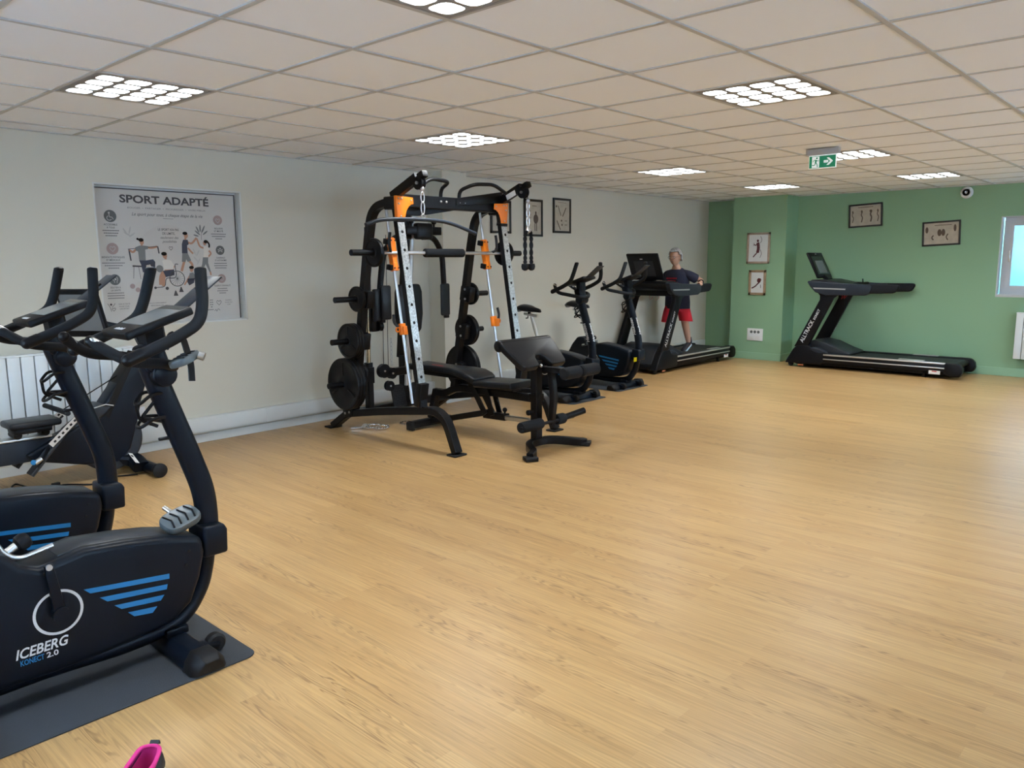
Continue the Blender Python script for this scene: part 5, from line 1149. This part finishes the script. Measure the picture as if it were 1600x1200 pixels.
# facing -x; local z = 0 on the belt
N = [((.02, 0, .68), (.115, .10)),          # 0 pelvis
     ((.01, 0, .84), (.125, .105)),         # 1 waist
     ((-.005, 0, .98), (.128, .11)),       # 2 chest
     ((-.01, 0, 1.07), (.10, .085)),        # 3 upper chest
     ((-.025, 0, 1.165), (.052, .055)),     # 4 neck
     ((-.05, 0, 1.235), (.060, .060)),      # 5 head base
     # legs: near (y-) rear leg, far (y+) front leg
     ((.05, -.085, .60), .078), ((.10, -.09, .37), .056), ((.15, -.09, .25), .050), ((.22, -.09, .075), .034), ((.13, -.095, .025), .030),
     ((-.02, .085, .60), .078), ((-.06, .09, .37), .056), ((-.07, .09, .25), .050), ((-.06, .09, .075), .034), ((-.15, .095, .03), .030),
     # arms
     ((.01, -.165, 1.08), .050), ((.11, -.235, 1.03), .042), ((.20, -.275, .985), .035), ((.14, -.30, .975), .029), ((.07, -.32, .970), .021),
     ((.01, .165, 1.08), .050), ((.09, .235, 1.03), .042), ((.16, .275, .985), .035), ((.08, .30, .975), .029), ((.0, .32, .970), .021)]
E_ = [(0, 1), (1, 2), (2, 3), (3, 4), (4, 5), (0, 6), (6, 7), (7, 8), (8, 9), (9, 10), (0, 11), (11, 12), (12, 13), (13, 14), (14, 15), (3, 16), (16, 17), (17, 18), (18, 19), (19, 20), (3, 21), (21, 22), (22, 23), (23, 24), (24, 25)]
skin('body', N, E_, m_skin, pe)
# hands: five fingers curled over the handrail
for s_, hx in ((-1, .06), (1, -.01)):
    h = [((hx+.01, s_*.318, .968), (.020, .016)), ((hx-.03, s_*.326, .968), (.033, .015))]; e = [(0, 1)]
    for k, (dx, L) in enumerate(((-.030, .026), (-.012, .030), (.006, .029), (.022, .024))):
        i = len(h); h += [((hx-.05+dx*.8, s_*.345, .970), .0085), ((hx-.055+dx, s_*.372, .960), .0080), ((hx-.057+dx, s_*(.382), .960-L), .0068)]; e += [(1, i), (i, i+1), (i+1, i+2)]
    i = len(h); h += [((hx+.0, s_*.300, .962), .010), ((hx-.03, s_*.288, .950), .0085)]; e += [(0, i), (i, i+1)]
    skin('hand', h, e, m_skin, pe, 1)
# head: shaped loft with brow, nose, mouth and chin
hd = MB(); c = V((-.075, 0, 1.315))
hd.sphere((0, 0, 0), 1, 28)
for v in hd.b.verts:
    x, y, z = v.co
    fx = .092+(.004 if x > 0 else 0); fy = .073; fz = .108
    if z < 0: fy *= 1-.22*(-z)**1.4; 
    X_, Y_, Z_ = x*fx, y*fy, z*fz
    if x < 0:
        f = math.exp(-((y)/.22)**2)
        X_ -= .020*f*math.exp(-((z+.14)/.16)**2)                # nose
        X_ -= .007*math.exp(-((y)/.5)**2)*math.exp(-((z-.22)/.12)**2)  # brow
        X_ += .008*(math.exp(-((y-.42)/.2)**2)+math.exp(-((y+.42)/.2)**2))*math.exp(-((z-.02)/.13)**2)   # eye sockets
        X_ -= .006*math.exp(-((y)/.35)**2)*math.exp(-((z+.50)/.09)**2)      # lips
        X_ -= .010*math.exp(-((y)/.4)**2)*math.exp(-((z+.85)/.15)**2)     # chin
    v.co = V((X_, Y_, Z_))+c
hd_ = hd.build('head', m_skin, pe)
for s_ in (-1, 1):
    MB().sphere(c+V((-.072, s_*.029, .003)), (.010, .013, .008), 10).build('eye', m_white, hd_)
    MB().sphere(c+V((-.0805, s_*.029, .003)), (.003, .006, .006), 8).build('iris', m_hole, hd_)
    MB().sphere(c+V((.005, s_*.071, -.005)), (.020, .009, .030), 10).build('ear', m_skin, hd_)
    gl = MB().sweep([c+V((-.094, s_*(.030+.024*math.cos(2*PI*i/18)), .0+.019*math.sin(2*PI*i/18))) for i in range(18)], circ(.0018, 6), ref=(1, 0, 0), close=True)
    gl.tube([c+V((-.094, s_*.054, .005)), c+V((.0, s_*.077, .012))], .0018, 6); gl.build('glasses', m_bikestrip, hd_)
MB().tube([c+V((-.096, -.007, .003)), c+V((-.098, 0, .006)), c+V((-.096, .007, .003))], .0018, 6).build('glasses_bridge', m_bikestrip, hd_)
MB().sphere(c+V((-.083, 0, -.054)), (.005, .022, .004), 10).build('lips', m_rose, hd_)
# short grey hair: cap with ridges
hr_ = MB(); hr_.sphere((0, 0, 0), 1, 32)
for v in hr_.b.verts:
    x, y, z = v.co; w = 1+.035*math.sin(17*x+9*y)*math.cos(13*z+5*y)
    v.co = V((x*.103*w, y*.086*w, z*.118*w))
dead = [v for v in hr_.b.verts if (v.co.x < -.045 and v.co.z < .055) or (v.co.z < -.035 and v.co.x < .03) or v.co.z < -.07 or (v.co.z < .02 and v.co.x < -.005 and abs(v.co.y) > .04)]
bmesh.ops.delete(hr_.b, geom=dead, context='VERTS')
bmesh.ops.solidify(hr_.b, geom=hr_.b.faces[:], thickness=-.012)
for v in hr_.b.verts: v.co += c+V((.006, 0, .008))
hr_.build('hair', m_hair, pe)
# t-shirt and shorts
def loft(b, rings, n=28, caps=(True, True)):
    vs = []; fs = []
    for cx, cy, cz, rx, ry, tx in rings:      # centre, radii, forward slope of the ring
        for k in range(n): a = 2*PI*k/n; vs.append(V((cx+math.cos(a)*rx, cy+math.sin(a)*ry, cz+math.cos(a)*rx*tx)))
    for i in range(len(rings)-1):
        for k in range(n): fs.append((i*n+k, i*n+(k+1) % n, (i+1)*n+(k+1) % n, (i+1)*n+k))
    if caps[0]: fs.append(tuple(range(n)))
    if caps[1]: fs.append(tuple((len(rings)-1)*n+k for k in range(n)))
    b._add(vs, fs); return b
b = loft(MB(), [(.02, 0, .605, .150, .182, 0), (.02, 0, .70, .152, .180, 0), (.012, 0, .80, .150, .172, 0), (.0, 0, .92, .150, .174, 0), (-.005, 0, 1.02, .140, .182, 0), (-.006, 0, 1.085, .118, .180, .05), (-.012, 0, 1.125, .096, .150, .1), (-.018, 0, 1.150, .076, .100, .2), (-.022, 0, 1.163, .064, .068, .25)], caps=(True, True))
for s_, ex_ in ((-1, .085), (1, .07)): b.sweep(spline([(-.004, s_*.10, 1.085), (.015, s_*.165, 1.070), (.055, s_*.205, 1.045), (ex_+.015, s_*.235, 1.020)], 4), circ(.066, 16))
b.build('t_shirt', m_navy, pe)
b = loft(MB(), [(.02, 0, .58, .135, .165, 0), (.02, 0, .66, .142, .172, 0), (.018, 0, .76, .135, .160, 0)])
loft(b, [(.095, -.100, .425, .108, .092, -.1), (.070, -.096, .50, .106, .092, -.1), (.045, -.088, .585, .105, .088, 0), (.03, -.075, .66, .10, .085, 0)])
loft(b, [(-.055, .100, .425, .108, .092, .1), (-.040, .096, .50, .106, .092, .1), (-.02, .088, .585, .105, .088, 0), (.0, .075, .66, .10, .085, 0)])
b.build('shorts', m_redcl, pe)
# chest print in rose letters, pink patch
b = MB()
for r_, n_l in ((0, 8), (1, 6)):
    for k in range(n_l):
        y = -.075+.021*k+(0 if r_ == 0 else .02); b.box((-.158-.0, y, 1.03-.035*r_), (.006, .012, .018))
b.build('chest_print', m_redcl, pe); MB().box((-.160, -.06, .945), (.008, .07, .07), Euler((0, 0, .15))).build('pink_patch', m_pink, pe, bevel=.002)
MB().lathe([(.034, -.012), (.037, -.008), (.037, .008), (.034, .012)], (.13, -.300, .975), V((-.9, -.25, -.05)), 18).build('wrist_watch', m_black, pe)
# shoes and socks
for (x, y, z, tilt, sgn) in ((.20, -.09, .05, .45, 1), (-.09, .09, .0, 0, 1)):
    Rz = Matrix.Rotation(-tilt, 3, 'Y')
    sh_ = MB(); pr2 = [(.055, .030, .030, .040), (.03, .036, .032, .052), (-.03, .040, .030, .050), (-.10, .044, .024, .036), (-.15, .040, .018, .026), (-.175, .022, .012, .016)]
    sh_.sweep([V((px, 0, .04)) for px, w, c_, hh in pr2], circ(1, 14), ref=(0, 1, 0)); vs = list(sh_.b.verts)
    for i, (px, w, zc, hh) in enumerate(pr2):
        for j in range(14): a = 2*PI*j/14; vs[i*14+j].co = V((x, y, z))+Rz @ V((px, math.cos(a)*w, .012+hh/2+zc*.3+math.sin(a)*(hh/2)))
    so_ = sh_.build('shoe', m_shoeblk, pe)
    s2 = MB(); s2.prism([V((x, y, z))+Rz @ V((px, py, .0)) for px, py in ((.055, -.03), (.065, 0), (.055, .03), (-.03, .04), (-.12, .046), (-.165, .03), (-.18, 0), (-.165, -.03), (-.12, -.046), (-.03, -.04))], Rz @ V((0, 0, .018))); s2.build('sole', m_ltblue, so_, bevel=.005)
    MB().cyl(V((x+.015, y, z+.06)), V((x+.005, y, z+.135)), .042, 16, .038).build('sock', m_navy, pe)

# ------------------------------------------------------------------ shoe at the bottom edge of the picture
so = empty('running_shoe', (-.765, -1.352, 0), R_(222), 'black sports shoe with bright pink lining, cut by bottom edge of photo', 'shoe')
# local +x points to the toe; heel near x=-.05
def ringp(x, w, z0, z1, n=20, top=1):
    return [V((x+0, math.cos(2*PI*k/n)*w, (z0+z1)/2+math.sin(2*PI*k/n)*(z1-z0)/2)) for k in range(n)]
prof = [(-.052, .006, .03, .085), (-.046, .022, .015, .092), (-.03, .031, .012, .093), (0, .034, .012, .085), (.04, .034, .012, .080), (.075, .036, .012, .085), (.11, .041, .012, .070), (.15, .044, .012, .055), (.185, .040, .012, .042), (.21, .026, .014, .032), (.222, .006, .018, .024)]
b = MB(); rings = [ringp(*q) for q in prof]; n = 20
b._add([v for r in rings for v in r], [(i*n+j, i*n+(j+1) % n, (i+1)*n+(j+1) % n, (i+1)*n+j) for i in range(len(rings)-1) for j in range(n)
       if not (1 <= i <= 4 and 3 <= j <= 6)]+[tuple(range(n)), tuple((len(rings)-1)*n+j for j in range(n))])
up = b.build('upper', m_shoeblk, so)
b = MB(); oc = [(-.044, 0, .094), (-.030, .020, .096), (.0, .026, .088), (.04, .027, .084), (.068, .018, .092), (.074, 0, .096), (.068, -.018, .092), (.04, -.027, .084), (.0, -.026, .088), (-.030, -.020, .096)]
cl_ = []; 
P = [V(q) for q in oc]; N2 = len(P)
for i in range(N2):
    for j in range(4):
        t = j/4; a, bb_, c_, d_ = P[(i-1) % N2], P[i], P[(i+1) % N2], P[(i+2) % N2]; cl_.append(0.5*((2*bb_)+(-a+c_)*t+(2*a-5*bb_+4*c_-d_)*t*t+(-a+3*bb_-3*c_+d_)*t**3))
b.sweep(cl_, circ(.0050, 8), ref=(0, 0, 1), close=True); b.build('pink_collar', m_pinkfab, so)
b = MB(); m2 = len(cl_); low = [V((v.x*.92, v.y*.95, .025)) for v in cl_]; b._add(cl_+low, [(i, (i+1) % m2, m2+(i+1) % m2, m2+i) for i in range(m2)]); b.build('pink_lining', m_pinkfab, so)
b = MB(); b.flat([v+V((0, 0, .002)) for v in low]); b.build('insole', m_insole, so, smooth=False)
MB().prism([(x, y, .001) for x, y in ((-.055, 0), (-.048, -.025), (-.02, -.036), (.06, -.037), (.12, -.044), (.17, -.046), (.21, -.034), (.228, 0), (.21, .034), (.17, .046), (.12, .044), (.06, .037), (-.02, .036), (-.048, .025))], (0, 0, .022)).build('sole', m_white, so, bevel=.005)
MB().bar(spline([(-.046, 0, .09), (-.058, 0, .100), (-.062, 0, .088)], 3), .02, .004, (0, 1, 0), .001).build('heel_tab', m_shoeblk, so)
MB().box((-.01, -.0, .031), (.03, .03, .001), Euler((0, 0, .2))).build('size_label', m_label, so)
b = MB()
for k in range(4): b.tube([(.085+.018*k, -.022, .082-.006*k), (.09+.018*k, 0, .088-.006*k), (.085+.018*k, .022, .082-.006*k)], .003, 6)
b.build('lace', m_pinkfab, so)
so.scale = (1.1, 1.3, 1.0)
